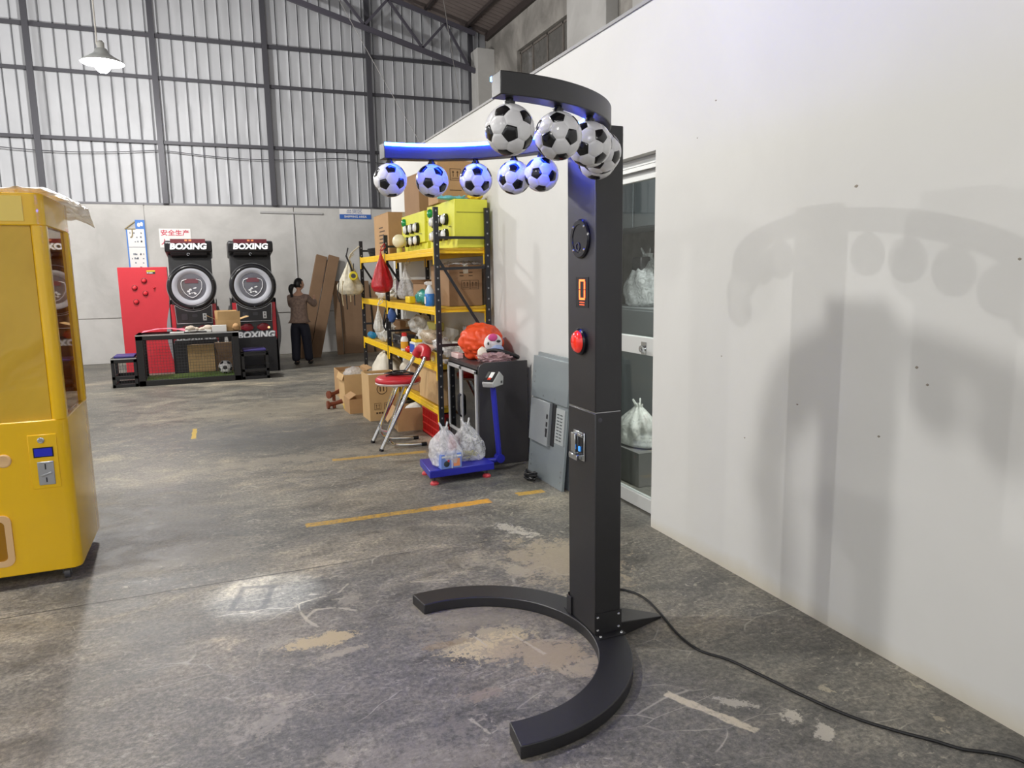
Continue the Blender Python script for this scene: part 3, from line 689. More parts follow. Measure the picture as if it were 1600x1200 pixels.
# ------------------------------------------------------------------ cartons
def carton(name, label, loc, sx, sy, sz, rz=0, m=None, cat='box', group=None, open_=False, flaps=(1, 1, 1, 1), fl=.45, tape_on=True, fa=.35):
    """closed or open cardboard box; loc is the middle of its base"""
    m = m or card
    t = thing(name, label, cat, loc, rz, group); hx, hy = sx/2, sy/2
    if not open_:
        b = MB().box(-hx, hx, -hy, hy, 0, sz-.006).build('body', m, t, bevel=.004)
        if sx >= sy:
            MB().box(-hx, hx, -hy, -.003, sz-.006, sz).box(-hx, hx, .003, hy, sz-.006, sz).build('lid_flaps', m, t)
            if tape_on: MB().box(-hx-.002, hx+.002, -.025, .025, sz, sz+.001).box(-hx-.002, -hx-.0005, -.025, .025, sz-.08, sz).box(hx+.0005, hx+.002, -.025, .025, sz-.08, sz).build('tape', tape, t, smooth=0)
        else:
            MB().box(-hx, -.003, -hy, hy, sz-.006, sz).box(.003, hx, -hy, hy, sz-.006, sz).build('lid_flaps', m, t)
            if tape_on: MB().box(-.025, .025, -hy-.002, hy+.002, sz, sz+.001).box(-.025, .025, -hy-.002, -hy-.0005, sz-.08, sz).build('tape', tape, t, smooth=0)
    else:
        w = .006; b = MB()
        b.box(-hx, hx, -hy, -hy+w, 0, sz).box(-hx, hx, hy-w, hy, 0, sz).box(-hx, -hx+w, -hy+w, hy-w, 0, sz).box(hx-w, hx, -hy+w, hy-w, 0, sz).box(-hx+w, hx-w, -hy+w, hy-w, 0, w)
        b.build('body', m, t)
        for k, (dx, dy) in enumerate(((0, -1), (0, 1), (-1, 0), (1, 0))):
            if not flaps[k]: continue
            ln = fl*min(sx, sy); ang = fa if flaps[k] == 1 else flaps[k]
            c = Vector((dx*hx, dy*hy, sz)); out = Vector((dx, dy, 0)); side = Vector((-dy, dx, 0)); hw = (hx if dx == 0 else hy)*.98
            e = c + out*ln*math.cos(ang) + Vector((0, 0, ln*math.sin(ang))); th = Vector((0, 0, .005))
            MB().add([c-side*hw, c+side*hw, e+side*hw, e-side*hw, c-side*hw+th, c+side*hw+th, e+side*hw+th, e-side*hw+th],
                     [(0, 3, 2, 1), (4, 5, 6, 7), (0, 1, 5, 4), (1, 2, 6, 5), (2, 3, 7, 6), (3, 0, 4, 7)]).build('flap', m, t)
    return t
def arrows_print(t, x, y, z, s, face='front', m=print_dk):
    """this-way-up print: a frame with two arrows"""
    b = MB()
    def R(a0, a1, c0, c1):
        if face == 'front': b.box(x+a0*s, x+a1*s, y-.001, y, z+c0*s, z+c1*s)
        else: b.box(x-.001, x, y-a1*s, y-a0*s, z+c0*s, z+c1*s)
    R(-.5, .5, -.5, -.46); R(-.5, .5, .46, .5); R(-.5, -.46, -.5, .5); R(.46, .5, -.5, .5)
    for c in (-.2, .2):
        R(c-.03, c+.03, -.2, .3); R(c-.10, c+.10, .16, .2); R(c-.06, c+.06, .2, .26)
    R(-.35, .35, -.34, -.30)
    return b.build('print', m, t, smooth=0)

# ------------------------------------------------------------------ yellow and black rack on the right
rk = thing('storage_rack', 'black and yellow steel rack of two bays loaded with boxes along the white wall', 'shelf', (0, 0, 0))
FX, BX = 1.92, 2.41
UY = (6.42, 8.47, 9.97)
for y in UY:
    for x in (FX, BX):
        b = MB(); h = 2.20 if y == UY[0] else 2.06
        b.box(x-.022, x+.022, y-.003, y, 0, h).box(x-.022, x-.018, y, y+.032, 0, h).box(x+.018, x+.022, y, y+.032, 0, h)
        up = b.build('upright', blk_steel, rk)
        holes = MB()
        for k in range(int(h/.10)): holes.box(x-.006, x+.006, y-.0045, y-.003, .06+k*.1, .075+k*.1)
        holes.build('slot_row', M('slot_grey', rgb(150, 150, 152), .5), up)['kind'] = 'stuff'
        MB().box(x-.035, x+.035, y-.02, y+.045, 0, .006).build('foot_plate', blk_steel, up)
    zs = [(.14, .80), (.80, 1.55), (1.55, 2.0)] if y != UY[0] else []
    for z in (.12, .95, 1.93): MB().bar((FX, y+.012, z), (BX, y+.012, z), .012, .025).build('cross_bar', blk_steel, rk)
    for z0, z1, s in ((.12, .95, 1), (.98, 1.76, -1)):
        a, c = ((FX, BX) if s > 0 else (BX, FX)); MB().bar((a, y+.02, z0), (c, y+.02, z1), .012, .025).build('brace', blk_steel, rk)
MB().bar((FX, UY[0]+.012, 1.65), (BX, UY[0]+.012, 1.66), .012, .025).build('cross_bar', blk_steel, rk)
def shelf(z, bay, x0=FX, x1=BX):
    y0, y1 = UY[bay]+.034, UY[bay+1]-.004
    for x in (x0, x1):
        b = MB().box(x-.016, x+.016, y0, y1, z-.072, z-.034).box(x-.016, x+.002 if x == x0 else x+.016, y0, y1, z-.034, z)
        bm_ = b.build('beam', yel_steel, rk, bevel=.003)
        for y in (y0, y1-.03): MB().box(x-.022, x-.016, y-.01, y+.03, z-.15, z+.01).build('beam_hook', yel_steel, bm_)
    MB().box(x0+.016, x1-.016, y0, y1, z-.02, z-.002).build('deck', M('shelf_deck', rgb(206, 166, 40), .5, 0, .08, 6), rk)
    for y in (y0+.01, y1-.03): MB().box(x0+.016, x1-.016, y, y+.02, z-.05, z-.02).build('end_rail', yel_steel, rk)
S1, S2, S3, S4 = .36, .77, 1.30, 1.84
for z in (S1, S2, S3, S4): shelf(z, 0)
for z in (S2, S3, S4): shelf(z, 1)

# top shelf
t = carton('carton', 'tall tan carton with white tape at the far end of the top rack shelf', (2.20, 9.05, S4), .40, .80, .50, 0, card)
b = MB()
for k in range(7): b.box(-.2005-.001, -.2005, -.1-.05*(k % 3), .12-.03*(k % 2), .06+.045*k, .075+.045*k)
b.build('print', print_dk, t, smooth=0)
MB().box(-.15, -.02, -.392, -.3905, .43, .47).box(-.06, -.03, -.392, -.3905, .38, .43).build('tape_scrap', M('white_tape', rgb(240, 238, 232), .3), t)
cb = thing('game_ball_lamp', 'round cream globe on the edge of the top rack shelf', 'ball', (1.975, 8.05, S4+.002))
MB().lathe([(0, .0), (.03, .0), (.03, .05), (.02, .055)], 20).build('stem', M('globe_stem', rgb(214, 204, 90), .4), cb)
MB().lathe([(.075*math.sin(PI*i/16), .13-.075*math.cos(PI*i/16)) for i in range(17)], 28).build('globe', M('cream_globe', rgb(240, 232, 196), .3), cb, smooth=60)
ygp = M('lime_yellow_paint', rgb(222, 222, 70), .38, 0, .04, 9)
def button_box(label, y0, y1, h, right=.02):
    t = thing('button_console', label, 'console', (2.135, y0, S4))
    L = y1-y0; W_ = .30
    MB().prism([(0, .0, .0), (0, L, .0), (W_, L, .0), (W_, 0, .0)], (0, 0, .10)).prism([(-.025, 0, .10), (-.025, L, .10), (W_, L, .10), (W_, 0, .10)], (0, 0, h-.10)).build('housing', ygp, t, bevel=.006)
    MB().box(-.003, W_-.01, -.004, -.0005, h-.12, h-.115).build('seam_line', M('seam_dark', rgb(120, 118, 40), .6), t)
    g = MB().lathe([(.045, 0), (.045, .02), (.035, .035), (0, .045)], 24)
    gb = g.build('green_button', M('green_button', rgb(20, 140, 70), .2, coat=.5), t, loc=(-.025, L*.84, h-.075), rot=(0, -PI/2, 0), smooth=50)
    for fz in (.62, .30):
        for fy in (.70, .47, .26):
            b_ = MB().lathe([(.055, 0), (.055, .030), (.044, .034), (.044, .030)], 24).build('button_ring', blackgloss, t, loc=(-.025, L*fy, h*fz), rot=(0, -PI/2, 0))
            MB().lathe([(.044, .02), (.044, .045), (.036, .056), (0, .060)], 24).build('button_cap', M('white_button', rgb(232, 234, 236), .2, coat=.5), b_, smooth=50)
    MB().cyl((-.025, L*.12, h*.45), (-.05, L*.12, h*.45), .006, 8).build('latch', steel, t)
    return t
button_box('lime yellow console with white buttons, nearer to the camera on the top shelf', 6.47, 7.36, .44)
button_box('lime yellow console with white buttons, farther one beside the tan carton', 7.48, 8.44, .42)
carton('carton', 'brown carton on top of the farther lime yellow console', (2.28, 8.05, S4+.421), .30, .52, .42, .06, card_dk)
t = carton('carton', 'big light carton standing on the nearer lime yellow console, below the hanging footballs', (2.265, 7.05, S4+.441), .36, .34, .40, 0, card)
arrows_print(t, .0, -.171, .27, .11)
MB().box(-.06, .06, -.172, -.1705, .12, .126).build('print', print_dk, t, smooth=0)
gl = thing('rubber_gloves', 'pair of teal rubber gloves lying on the nearer lime yellow console', 'gloves', (2.16, 6.62, S4+.442))
gm_ = M('teal_rubber', rgb(110, 190, 200), .4)
for k in range(2):
    g = MB(); g.blob((-.05+.09*k, .02*k, .02), .07, .045, .022, .2, 3, k, 3, -.02)
    for q in range(5): a = -.5+.28*q+(.8 if k else 2.6); g.tube([(-.05+.09*k+.04*math.cos(a), .02*k+.03*math.sin(a), .02), (-.05+.09*k+.11*math.cos(a), .02*k+.09*math.sin(a), .02+.03*(q % 2))], [.012, .009], 8)
    g.build('glove', gm_, gl, smooth=70)
cl = MB().blob((2.36, 6.58, S4+.475), .06, .08, .035, .3, 3, 5, 3, -.034, 0, .4).build('cloth', M('yellow_cloth', rgb(226, 190, 40), .85), smooth=70); tag(cl, 'folded yellow cloth on the nearer lime yellow console', 'cloth')
cc = thing('cable_coil', 'coil of black cable at the far end of the top rack shelf', 'cable', (2.08, 9.62, S4))
for k in range(6): MB().tube([(.11*math.cos(a*.3)*(1+.05*k % 2), .13*math.sin(a*.3), .012+.018*k+.004*math.sin(a)) for a in range(21)], .009, 6, closed=False).build('loop', cab_m, cc)
tag(MB().box(2.23, 2.37, 9.50, 9.60, S4, S4+.16).build('paper_stack', M('paper', rgb(230, 230, 226), .8)), 'upright white paper pack behind the cable coil on the top shelf', 'paper')

# bags hanging from the rack posts
def hang_bag(name, label, cat, loc, w, h, d, m, seed, extra=None):
    t = thing(name, label, cat, loc)
    prof = [(.012, 0), (.02, -.06*h), (.10, -.22*h), (.32, -.5*h), (.48, -.74*h), (.5, -.86*h), (.38, -.96*h), (.12, -h), (0, -h)]
    vs = []; n = 36; k = len(prof)
    b = MB()
    fine_ = []
    for i in range((k-1)*4+1):
        a = i/4; j = min(int(a), k-2); f_ = a-j
        fine_.append((prof[j][0]*(1-f_)+prof[j+1][0]*f_, prof[j][1]*(1-f_)+prof[j+1][1]*f_))
    for r_, z in fine_:
        for j in range(n):
            a = 2*PI*j/n; fold = 1+.16*math.sin(a*7+seed+z*5)*(1-abs(z/h)*.6)+.22*noise.noise((math.cos(a)*1.6+seed, math.sin(a)*1.6, z*5))
            vs.append((r_*w*fold*math.cos(a), r_*d*fold*math.sin(a), z))
    K = len(fine_)
    b.add(vs, [(i*n+j, i*n+(j+1) % n, (i+1)*n+(j+1) % n, (i+1)*n+j) for i in range(K-1) for j in range(n)]).build('bag', m, t, smooth=75)
    MB().tube([(0, 0, -.03*h), (.02, .0, .03), (.05, .01, .06), (.062, .02, .02), (.01, .0, -.05*h)], .006, 6).build('handle', m, t)
    return t
redfilm = film('red_plastic', rgb(196, 30, 40), .93, .3, 14)
hang_bag('red_bag', 'red plastic bag hanging from the middle front post of the rack', 'bag', (1.83, 8.36, 1.90), .25, .50, .22, redfilm, 3)
nb = hang_bag('net_bag', 'pale net bag stuffed with bags, hanging at the far end of the rack', 'bag', (1.735, 9.86, 1.86), .32, .52, .34, M('netting', rgb(206, 200, 180), .7, 0, .18, 20, .4, 40), 8)
for k in range(5):
    MB().tube([(-.16+.05*k, -.08, -.32), (-.19+.055*k, -.10, -.50), (-.17+.05*k, -.09, -.60-.05*(k % 3))], .007, 6).build('strap_end', M('strap_beige', rgb(186, 172, 140), .7) if k % 2 else cab_m, nb)
MB().tube([(-.02, -.04, .10), (-.06, -.12, 0), (-.02, -.16, -.12), (.0, -.17, -.20)], .012, 8).build('black_strap', cab_m, nb)
MB().tube([(0, 0, -.02), (.06, .04, .06), (.155, .10, .13)], .010, 8).build('hanging_rope', M('netting', (0, 0, 0, 1)), nb)
tm_ = thing('tape_measure', 'round yellow tape measure hanging in front of the pale net bag', 'tape measure', (1.74, 9.64, 1.60))
MB().lathe([(0, -.02), (.05, -.02), (.058, -.012), (.058, .012), (.05, .02), (0, .02)], 24).build('case', M('yellow_case', rgb(222, 206, 30), .35), tm_, rot=(PI/2, 0, -.2))
MB().lathe([(0, .021), (.03, .021), (.028, .024), (0, .024)], 20).build('badge', black, tm_, rot=(PI/2, 0, -.2))
MB().tube([(0, 0, .055), (.01, 0, .16)], .006, 6).build('wrist_cord', cab_m, tm_)
hang_bag('clear_bag', 'clear plastic bag of small parts hanging behind the middle front post of the rack', 'bag', (2.07, 8.20, 1.72), .22, .40, .26, clear, 5)
hang_bag('paper_bag', 'white limp bag hanging under the third rack shelf by the middle post', 'bag', (1.83, 8.62, 1.27), .11, .34, .10, milky, 6)
tag(MB().blob((1.93, 8.34, 1.14), .05, .05, .085, .15, 2, 4).build('blue_pouch', M('blue_nylon', rgb(60, 90, 150), .6), smooth=60), 'small blue pouch hanging at the middle front post below the third shelf', 'pouch')

# second shelf from the top
t = carton('carton', 'large brown carton with printed marks on the shelf under the nearer lime console', (2.235, 6.86, S3), .33, .60, .385, 0, card_dk)
arrows_print(t, .085, -.301, .20, .085); arrows_print(t, .0, -.301, .20, .085)
for k in range(4): MB().box(-.06+.09*(k % 2), -.02+.09*(k % 2), -.3015, -.3005, .28+.03*(k//2), .29+.03*(k//2)).build('print', print_dk, t, smooth=0)
tag(MB().grid(lambda u, v: (2.05+.36*u, 6.5+.5*v, S3+.392+.03*noise.noise((u*6, v*6, 2))+.04*u*v), 24, 24).build('plastic_sheet', clear, smooth=80), 'crumpled clear plastic sheet lying on the large brown carton', 'plastic sheet')
sb = thing('spray_bottle', 'white trigger spray bottle with blue liquid on the rack beside the large brown carton', 'bottle', (1.965, 6.86, S3))
MB().lathe([(.045, 0), (.048, .01), (.048, .115), (.046, .118)], 24).build('blue_liquid', M('blue_liquid', rgb(50, 120, 200), .15), sb)
MB().lathe([(.046, .118), (.044, .15), (.022, .185), (.018, .20), (0, .20)], 24).build('bottle_neck', M('frosted_bottle', rgb(206, 220, 232), .3), sb, smooth=60)
MB().box(-.035, .025, -.014, .014, .20, .235).box(-.05, -.035, -.008, .008, .205, .228).prism([(-.022, -.006, .20), (-.03, -.006, .15), (-.02, -.006, .15), (-.008, -.006, .20)], (0, .012, 0)).build('trigger_head', white, sb, bevel=.004)
MB().box(-.0485, -.047, -.025, .025, .02, .09).build('label_sheet', white, sb)
tag(MB().blob((2.0, 7.22, S3+.075), .07, .19, .075, .22, 3, 2, 3, -.074, 0, .3).build('teal_bag', film('teal_plastic', rgb(36, 150, 140), .88, .25, 20), smooth=75), 'teal plastic bag of goods next to the spray bottle', 'bag')
carton('carton', 'open brown carton behind the teal bag on the second rack shelf', (2.22, 7.62, S3), .30, .50, .20, 0, card_dk, open_=True, flaps=(1, 1, 0, 0), fl=.4)
tag(MB().box(1.93, 2.0, 7.52, 7.70, S3, S3+.075).build('tray', M('yellow_tray', rgb(238, 206, 30), .35), bevel=.012), 'small yellow tray on the second rack shelf left of the teal bag', 'tray')
tag(MB().blob((2.30, 8.15, S3+.10), .09, .16, .10, .3, 3, 11, 3, -.099, 0, .5).build('clear_bag', clear, smooth=75), 'crumpled clear bag lying on the second rack shelf behind the middle post', 'bag')
tag(MB().blob((2.04, 9.15, S3+.07), .10, .34, .07, .3, 3, 12, 3, -.069, 0, .5).build('clear_bag', milky, smooth=75), 'flat milky bag on the second rack shelf of the far bay', 'bag')
# third shelf
carton('carton', 'blue and white striped carton at the far end of the third rack shelf', (2.15, 9.62, S2), .24, .36, .19, 0, M('striped_carton', rgb(170, 186, 204), .6), tape_on=False)
bb = thing('bottle', 'blue bottle lying at the far end of the third rack shelf', 'bottle', (1.955, 9.70, S2+.045))
MB().tube([(0, -.12, 0), (0, -.11, 0), (0, .06, 0), (0, .10, 0), (0, .13, 0)], [.03, .044, .044, .02, .018], 20).build('body', M('blue_bottle', rgb(30, 130, 180), .3), bb, smooth=50)
MB().cyl((0, .13, 0), (0, .16, 0), .02, 16).build('cap', white, bb)
tag(MB().blob((2.02, 9.10, S2+.12), .10, .32, .12, .3, 3, 21, 3, -.119, 0, .5).build('clear_bag', milky, smooth=75), 'bulging milky bag on the third rack shelf of the far bay', 'bag')
tb = thing('tool_case', 'black plastic case on the third rack shelf behind the middle post', 'case', (2.03, 8.22, S2))
MB().box(-.09, .09, -.18, .18, 0, .075).box(-.09, .09, -.18, .18, .08, .155).build('shell', M('black_plastic', rgb(32, 32, 34), .45), tb, bevel=.01)
MB().tube([(-.095, -.05, .078), (-.12, -.05, .078), (-.12, .05, .078), (-.095, .05, .078)], .009, 8).build('handle', blackgloss, tb)
MB().box(-.094, -.09, -.13, -.09, .06, .10).box(-.094, -.09, .09, .13, .06, .10).build('latches', steel, tb)
def bottle(name, label, loc, r, h, m, capm_, capr=.5, lab=None):
    t = thing(name, label, 'bottle', loc)
    MB().lathe([(0, 0), (r*.9, 0), (r, .01), (r, h*.62), (r*.8, h*.72), (r*capr, h*.78), (r*capr, h*.82), (0, h*.82)], 24).build('body', m, t, smooth=50)
    MB().lathe([(0, h*.80), (r*capr*1.15, h*.80), (r*capr*1.1, h*.97), (r*.2, h), (0, h)], 20).build('cap', capm_, t)
    if lab: MB().lathe([(r*1.01, h*.12), (r*1.01, h*.5)], 24).build('label_band', lab, t)
    return t
bottle('glue_bottle', 'white bottle with orange band and red cap on the third rack shelf', (1.955, 7.90, S2), .042, .20, white, M('red_cap', rgb(210, 40, 30), .35), .6, M('orange_band', rgb(236, 170, 40), .4))
bc = thing('canister', 'blue and white canister with yellow top on the third rack shelf', 'canister', (1.975, 7.45, S2))
MB().box(-.05, .05, -.11, .11, 0, .13).build('body', white, bc, bevel=.008)
MB().box(-.052, -.05, -.10, .10, .02, .11).build('blue_panel', M('blue_label', rgb(50, 90, 190), .4), bc)
MB().prism([(-.04, -.09, .13), (.04, -.09, .13), (.04, .09, .13), (-.04, .09, .13)], (0, 0, .03)).build('yellow_top', M('yellow_plastic', rgb(240, 210, 40), .35), bc, bevel=.01)
MB().lathe([(.02, .16), (.018, .19), (0, .19)], 14).build('spout', black, bc)
tag(MB().lathe([(0, 0), (.03, 0), (.05, .02), (.05, .045), (.03, .065), (0, .07)], 20, mat=Matrix.Translation((1.955, 7.68, S2+.0))).build('rubber_puck', M('red_plastic_part', rgb(214, 30, 28), .3), smooth=50), 'round red plastic puck at the shelf edge in front of the canister', 'puck')
carton('carton', 'orange and white carton right of the canister on the third rack shelf', (2.0, 7.08, S2), .12, .36, .12, 0, M('orange_white_carton', rgb(222, 190, 170), .6), tape_on=False)
tag(MB().blob((2.08, 7.26, S2+.20), .10, .24, .07, .3, 3, 31, 3, -.069, 0, .4).build('clear_bag', film('tan_wrap', rgb(196, 180, 156), .8, .4, 14), smooth=75), 'tan plastic wrapped bundle lying on the orange and white carton', 'bundle')
tag(MB().box(2.14, 2.24, 7.30, 7.62, S2+.24, S2+.33).build('sponge', M('olive_sponge', rgb(176, 168, 90), .85), bevel=.01), 'olive box on top of the tan bundle on the third rack shelf', 'box')
hd = thing('clamp_tool', 'black clamp with a silver jaw on the third rack shelf by the near post', 'tool', (1.985, 6.74, S2))
MB().tube([(0, -.15, .10), (0, .0, .105), (0, .10, .09)], [.02, .028, .02], 10).build('grip', blackgloss, hd)
MB().bar((0, .10, .11), (0, .13, -.02), .03, .02).build('jaw', steel, hd)
for k, (yy, hh) in enumerate(((7.22, .07), (6.98, .075), (6.62, .08))):
    t = thing('parts_pack', 'yellow card pack of small parts at the shelf edge, '+['leftmost of three', 'middle of three', 'nearest the post'][k], 'pack', (1.925, yy, S2), 0, 'yellow card packs')
    MB().box(-.012, .012, -.09, .09, 0, hh+.02).build('card_back', M('yellow_card', rgb(238, 214, 70), .5), t)
    MB().blob((-.016, 0, hh*.55), .012, .05, .03, .2, 3, k, 2).build('blister', clear, t, smooth=70)
for k, (x, y, z, rx, ry, rz_, lb) in enumerate(((2.08, 6.88, S2+.11, .085, .13, .11, 'clear bag of brown parts on the third rack shelf beside the grey box'), (2.2, 8.1, S2+.27, .13, .2, .11, 'milky bag heaped behind the black case on the third rack shelf'),
                                                (2.16, 7.62, S2+.14, .12, .22, .14, 'milky bag heaped behind the canister on the third rack shelf'), (2.09, 6.60, S2+.095, .09, .09, .06, 'clear bag of cable ends at the near end of the third rack shelf'))):
    b = tag(MB().blob((x, y, z), rx, ry, rz_, .3, 3, 41+k, 3, -rz_*.98, 0, .5).build('clear_bag', clear if k in (0, 3) else milky, smooth=75), lb, 'bag')
for k in range(5):
    a = random.random()*6; tag(MB().blob((2.08+.03*math.cos(a), 6.86+.05*math.sin(a), S2+.10+.03*k), .025, .03, .02, .2, 3, k, 2).build('brown_part', M('brown_part', rgb(124, 88, 52), .5), smooth=60), 'small brown part inside the clear bag beside the grey box', 'part', 'brown parts in the clear bag')
gb = thing('control_box', 'grey metal control box with loose wires on the third rack shelf near the wall', 'box', (2.345, 6.70, S2+.17))
MB().box(-.085, .085, -.02, .06, 0, .16).build('housing', M('grey_control_box', rgb(160, 164, 170), .4, .3), gb, bevel=.004)
for k in range(3): MB().tube(spline([(-.06, -.024, .13-.02*k), (-.02, -.05, .10+.01*k), (.02, -.04, .09-.02*k), (.07, -.03, .06+.02*k)], 5), .005, 6).build('wire', M('wire_%d' % k, [rgb(90, 50, 50), rgb(40, 40, 44), rgb(120, 60, 60)][k], .4), gb)
tag(MB().box(2.20, 2.39, 6.47, 6.95, S2, S2+.17).build('foam_pack', M('foam_white', rgb(222, 222, 216), .8), bevel=.02), 'white foam pack under the grey control box on the third rack shelf', 'pack')
tag(MB().box(1.98, 2.19, 6.475, 6.56, S2+.0, S2+.035).build('foam_tray', M('foam_tray', rgb(232, 232, 230), .7), bevel=.008), 'thin white tray at the near end of the third rack shelf', 'tray')
# lowest shelf and floor under the rack
t = carton('carton', 'tall dented tan carton on the lowest rack shelf next to the red stool', (2.07, 6.90, S1), .26, .74, .33, 0, card_lt)
carton('carton', 'small brown carton on the lowest rack shelf left of the tall dented carton', (2.09, 7.70, S1), .24, .42, .16, .1, card_dk)
carton('carton', 'flat brown carton stacked on the small carton of the lowest shelf', (2.09, 7.68, S1+.163), .22, .36, .10, -.1, card_dk)
cr = thing('plastic_crate', 'red plastic crate standing under the lowest shelf at the near end of the rack', 'crate', (2.13, 6.83, 0))
redp = M('red_crate_plastic', rgb(206, 36, 34), .38)
b = MB()
CX, CY, CZ = .20, .33, .285
for z, h in ((.0, .03), (.10, .012), (.17, .012), (.255, .03)):
    for y0, y1 in ((-CY, -CY+.012), (CY-.012, CY)): b.box(-CX, CX, y0, y1, z, z+h)
    for x0, x1 in ((-CX, -CX+.012), (CX-.012, CX)): b.box(x0, x1, -CY+.012, CY-.012, z, z+h)
b.box(-CX, CX, -CY, CY, 0, .008); b.build('crate_frame', redp, cr)
b = MB()
for k in range(13):
    x = -CX+.012+(2*CX-.03)*k/12
    for y in (-CY+.002, CY-.012): b.box(x, x+.008, y, y+.01, .03, .255)
for k in range(21):
    y = -CY+.012+(2*CY-.03)*k/20
    for x in (-CX+.002, CX-.012): b.box(x, x+.01, y, y+.008, .03, .255)
b.build('crate_bars', redp, cr)['kind'] = 'stuff'
tag(MB().blob((2.13, 6.83, .13), .15, .26, .11, .3, 3, 61, 3, -.11, 0, .3).build('scrap_heap', M('brown_scrap', rgb(110, 60, 46), .7), smooth=70), 'brown scrap lying in the red plastic crate', 'scrap')

# sacks and cartons on the floor
def sack(label, c, rx, ry, rz_, seed, m=sack_m):
    prof = [(.0, .0), (.9, .0), (1.0, .08), (.98, .25), (.86, .5), (.66, .75), (.40, .93), (.12, 1.0), (0, 1.0)]
    n = 64; vs = []; rows = []
    for i in range((len(prof)-1)*5+1):
        a = i/5; j = min(int(a), len(prof)-2); f_ = a-j; rows.append((prof[j][0]*(1-f_)+prof[j+1][0]*f_, prof[j][1]*(1-f_)+prof[j+1][1]*f_))
    lean_x = .28*rx
    for r_, z in rows:
        for j in range(n):
            a = 2*PI*j/n; ca, sa = math.cos(a), math.sin(a)
            q = 1+.20*noise.noise((ca*1.5+seed, sa*1.5, z*2.2))+.05*math.sin(a*8+seed+6*z)*z+.10*(abs(noise.noise((ca*3+seed, sa*3, z*4)))-.2)
            vs.append((c[0]+r_*rx*q*ca-lean_x*z*z, c[1]+r_*ry*q*sa-.22*ry*z, c[2]+max(0, z*rz_*(1+.10*noise.noise((ca*1.3, sa*1.3, seed))))))
    K = len(rows)
    return tag(MB().add(vs, [(i*n+j, i*n+(j+1) % n, (i+1)*n+(j+1) % n, (i+1)*n+j) for i in range(K-1) for j in range(n)]).build('sack', m, smooth=80), label, 'sack')
sack('large white woven sack slumped under the far bay of the rack', (2.06, 9.12, 0), .28, .46, .64, 2)
sack('white woven sack on the lowest rack shelf between the middle post and the red stool', (2.14, 8.20, .362), .18, .20, .31, 5)
tag(MB().lathe([(0, 0), (.10, 0), (.12, .16), (.125, .17), (.115, .165), (.095, .01), (0, .01)], 24, mat=Matrix.Translation((1.92, 10.25, 0))).build('bucket', film('clear_tub', rgb(226, 226, 222), .55, .3)), 'clear plastic tub on the floor past the far end of the rack', 'tub')
t = carton('carton', 'tan carton with a circled number on the floor left of the red stool', (1.70, 8.08, 0), .34, .34, .52, .04, card_lt, open_=True, flaps=(0, 0, 0, 0))
text('print', '11', .075, (-.026, -.172, .352), FRONT, print_dk, t, .0008, bold=.002)
MB().tube([(-.026+.055*math.cos(2*PI*k/28), -.1715, .352+.055*math.sin(2*PI*k/28)) for k in range(28)], .004, 4, closed=True).build('print', print_dk, t)
arrows_print(t, -.08, -.171, .16, .075); arrows_print(t, .03, -.171, .16, .075)
b = MB()
for k in range(6): b.box(-.10+.03*k, -.08+.03*k, -.171, -.170, .075, .095)
b.build('print', print_dk, t, smooth=0)
tag(MB().grid(lambda u, v: (1.555+.28*u, 7.95+.26*v, .49+.015*noise.noise((u*7, v*7, 3))), 16, 16).build('foam_sheet', white, smooth=80), 'white foam sheet lying in the open carton with the circled number', 'foam')
carton('carton', 'open tan carton with a plastic bag inside, behind the low carton', (1.58, 9.10, 0), .30, .36, .40, .03, card_lt, open_=True, flaps=(0, 0, 1, 0), fl=.25, fa=-1.2)
tag(MB().blob((1.58, 9.10, .37), .13, .15, .11, .2, 3, 71, 3).build('clear_bag', clear, smooth=75), 'crumpled clear bag bulging out of the open tan carton', 'bag')
carton('carton', 'wide open carton farthest back in the group on the floor', (1.67, 9.82, 0), .36, .5, .36, .0, card, open_=True, flaps=(0, 0, 0, 1), fl=.2)
carton('carton', 'low open carton in front of the carton with the plastic bag', (1.54, 8.60, 0), .28, .30, .17, .05, card, open_=True, flaps=(0, 0, 2.6, 0), fl=.35)
t = carton('carton', 'open carton holding white foam behind the legs of the red stool', (1.885, 7.36, 0), .38, .28, .24, -.05, card, open_=True, flaps=(0, 0, -.9, 0), fl=.6)
tag(MB().blob((1.93, 7.36, .20), .13, .10, .07, .25, 3, 81, 3, -.069, 0, .3).build('foam_lump', M('foam_white', rgb(222, 222, 216), .8), smooth=75), 'lump of white foam in the open carton behind the red stool', 'foam')
for k, (x, y, rz_, lb) in enumerate(((1.38, 9.46, .5, 'brown metal fitting on the floor by the cartons, farther of two'), (1.30, 8.92, .1, 'brown metal fitting on the floor by the cartons, nearer of two'))):
    t = thing('pipe_fitting', lb, 'fitting', (x, y, .05 if k else .09), rz_, 'brown fittings by the cartons')
    m_ = M('rust_brown', rgb(122, 62, 40), .45, .2)
    MB().tube([(-.09, 0, 0), (-.085, 0, 0), (-.06, 0, 0), (-.055, 0, 0)], [.0, .05, .05, .03], 16).build('flange', m_, t)
    MB().tube([(-.06, 0, 0), (.02, 0, .01), (.10, 0, .03)], [.028, .024, .03], 14).build('pipe', m_, t)
    MB().cyl((0, 0, -.045 if k else -.085), (0, 0, 0), .022, 12).build('stand', m_, t)
tag(MB().box(1.40, 1.45, 8.80, 8.84, 0, .07).build('paint_tube', M('yellow_tube', rgb(240, 214, 30), .4), bevel=.01), 'little yellow tube standing by the nearer brown fitting', 'tube')

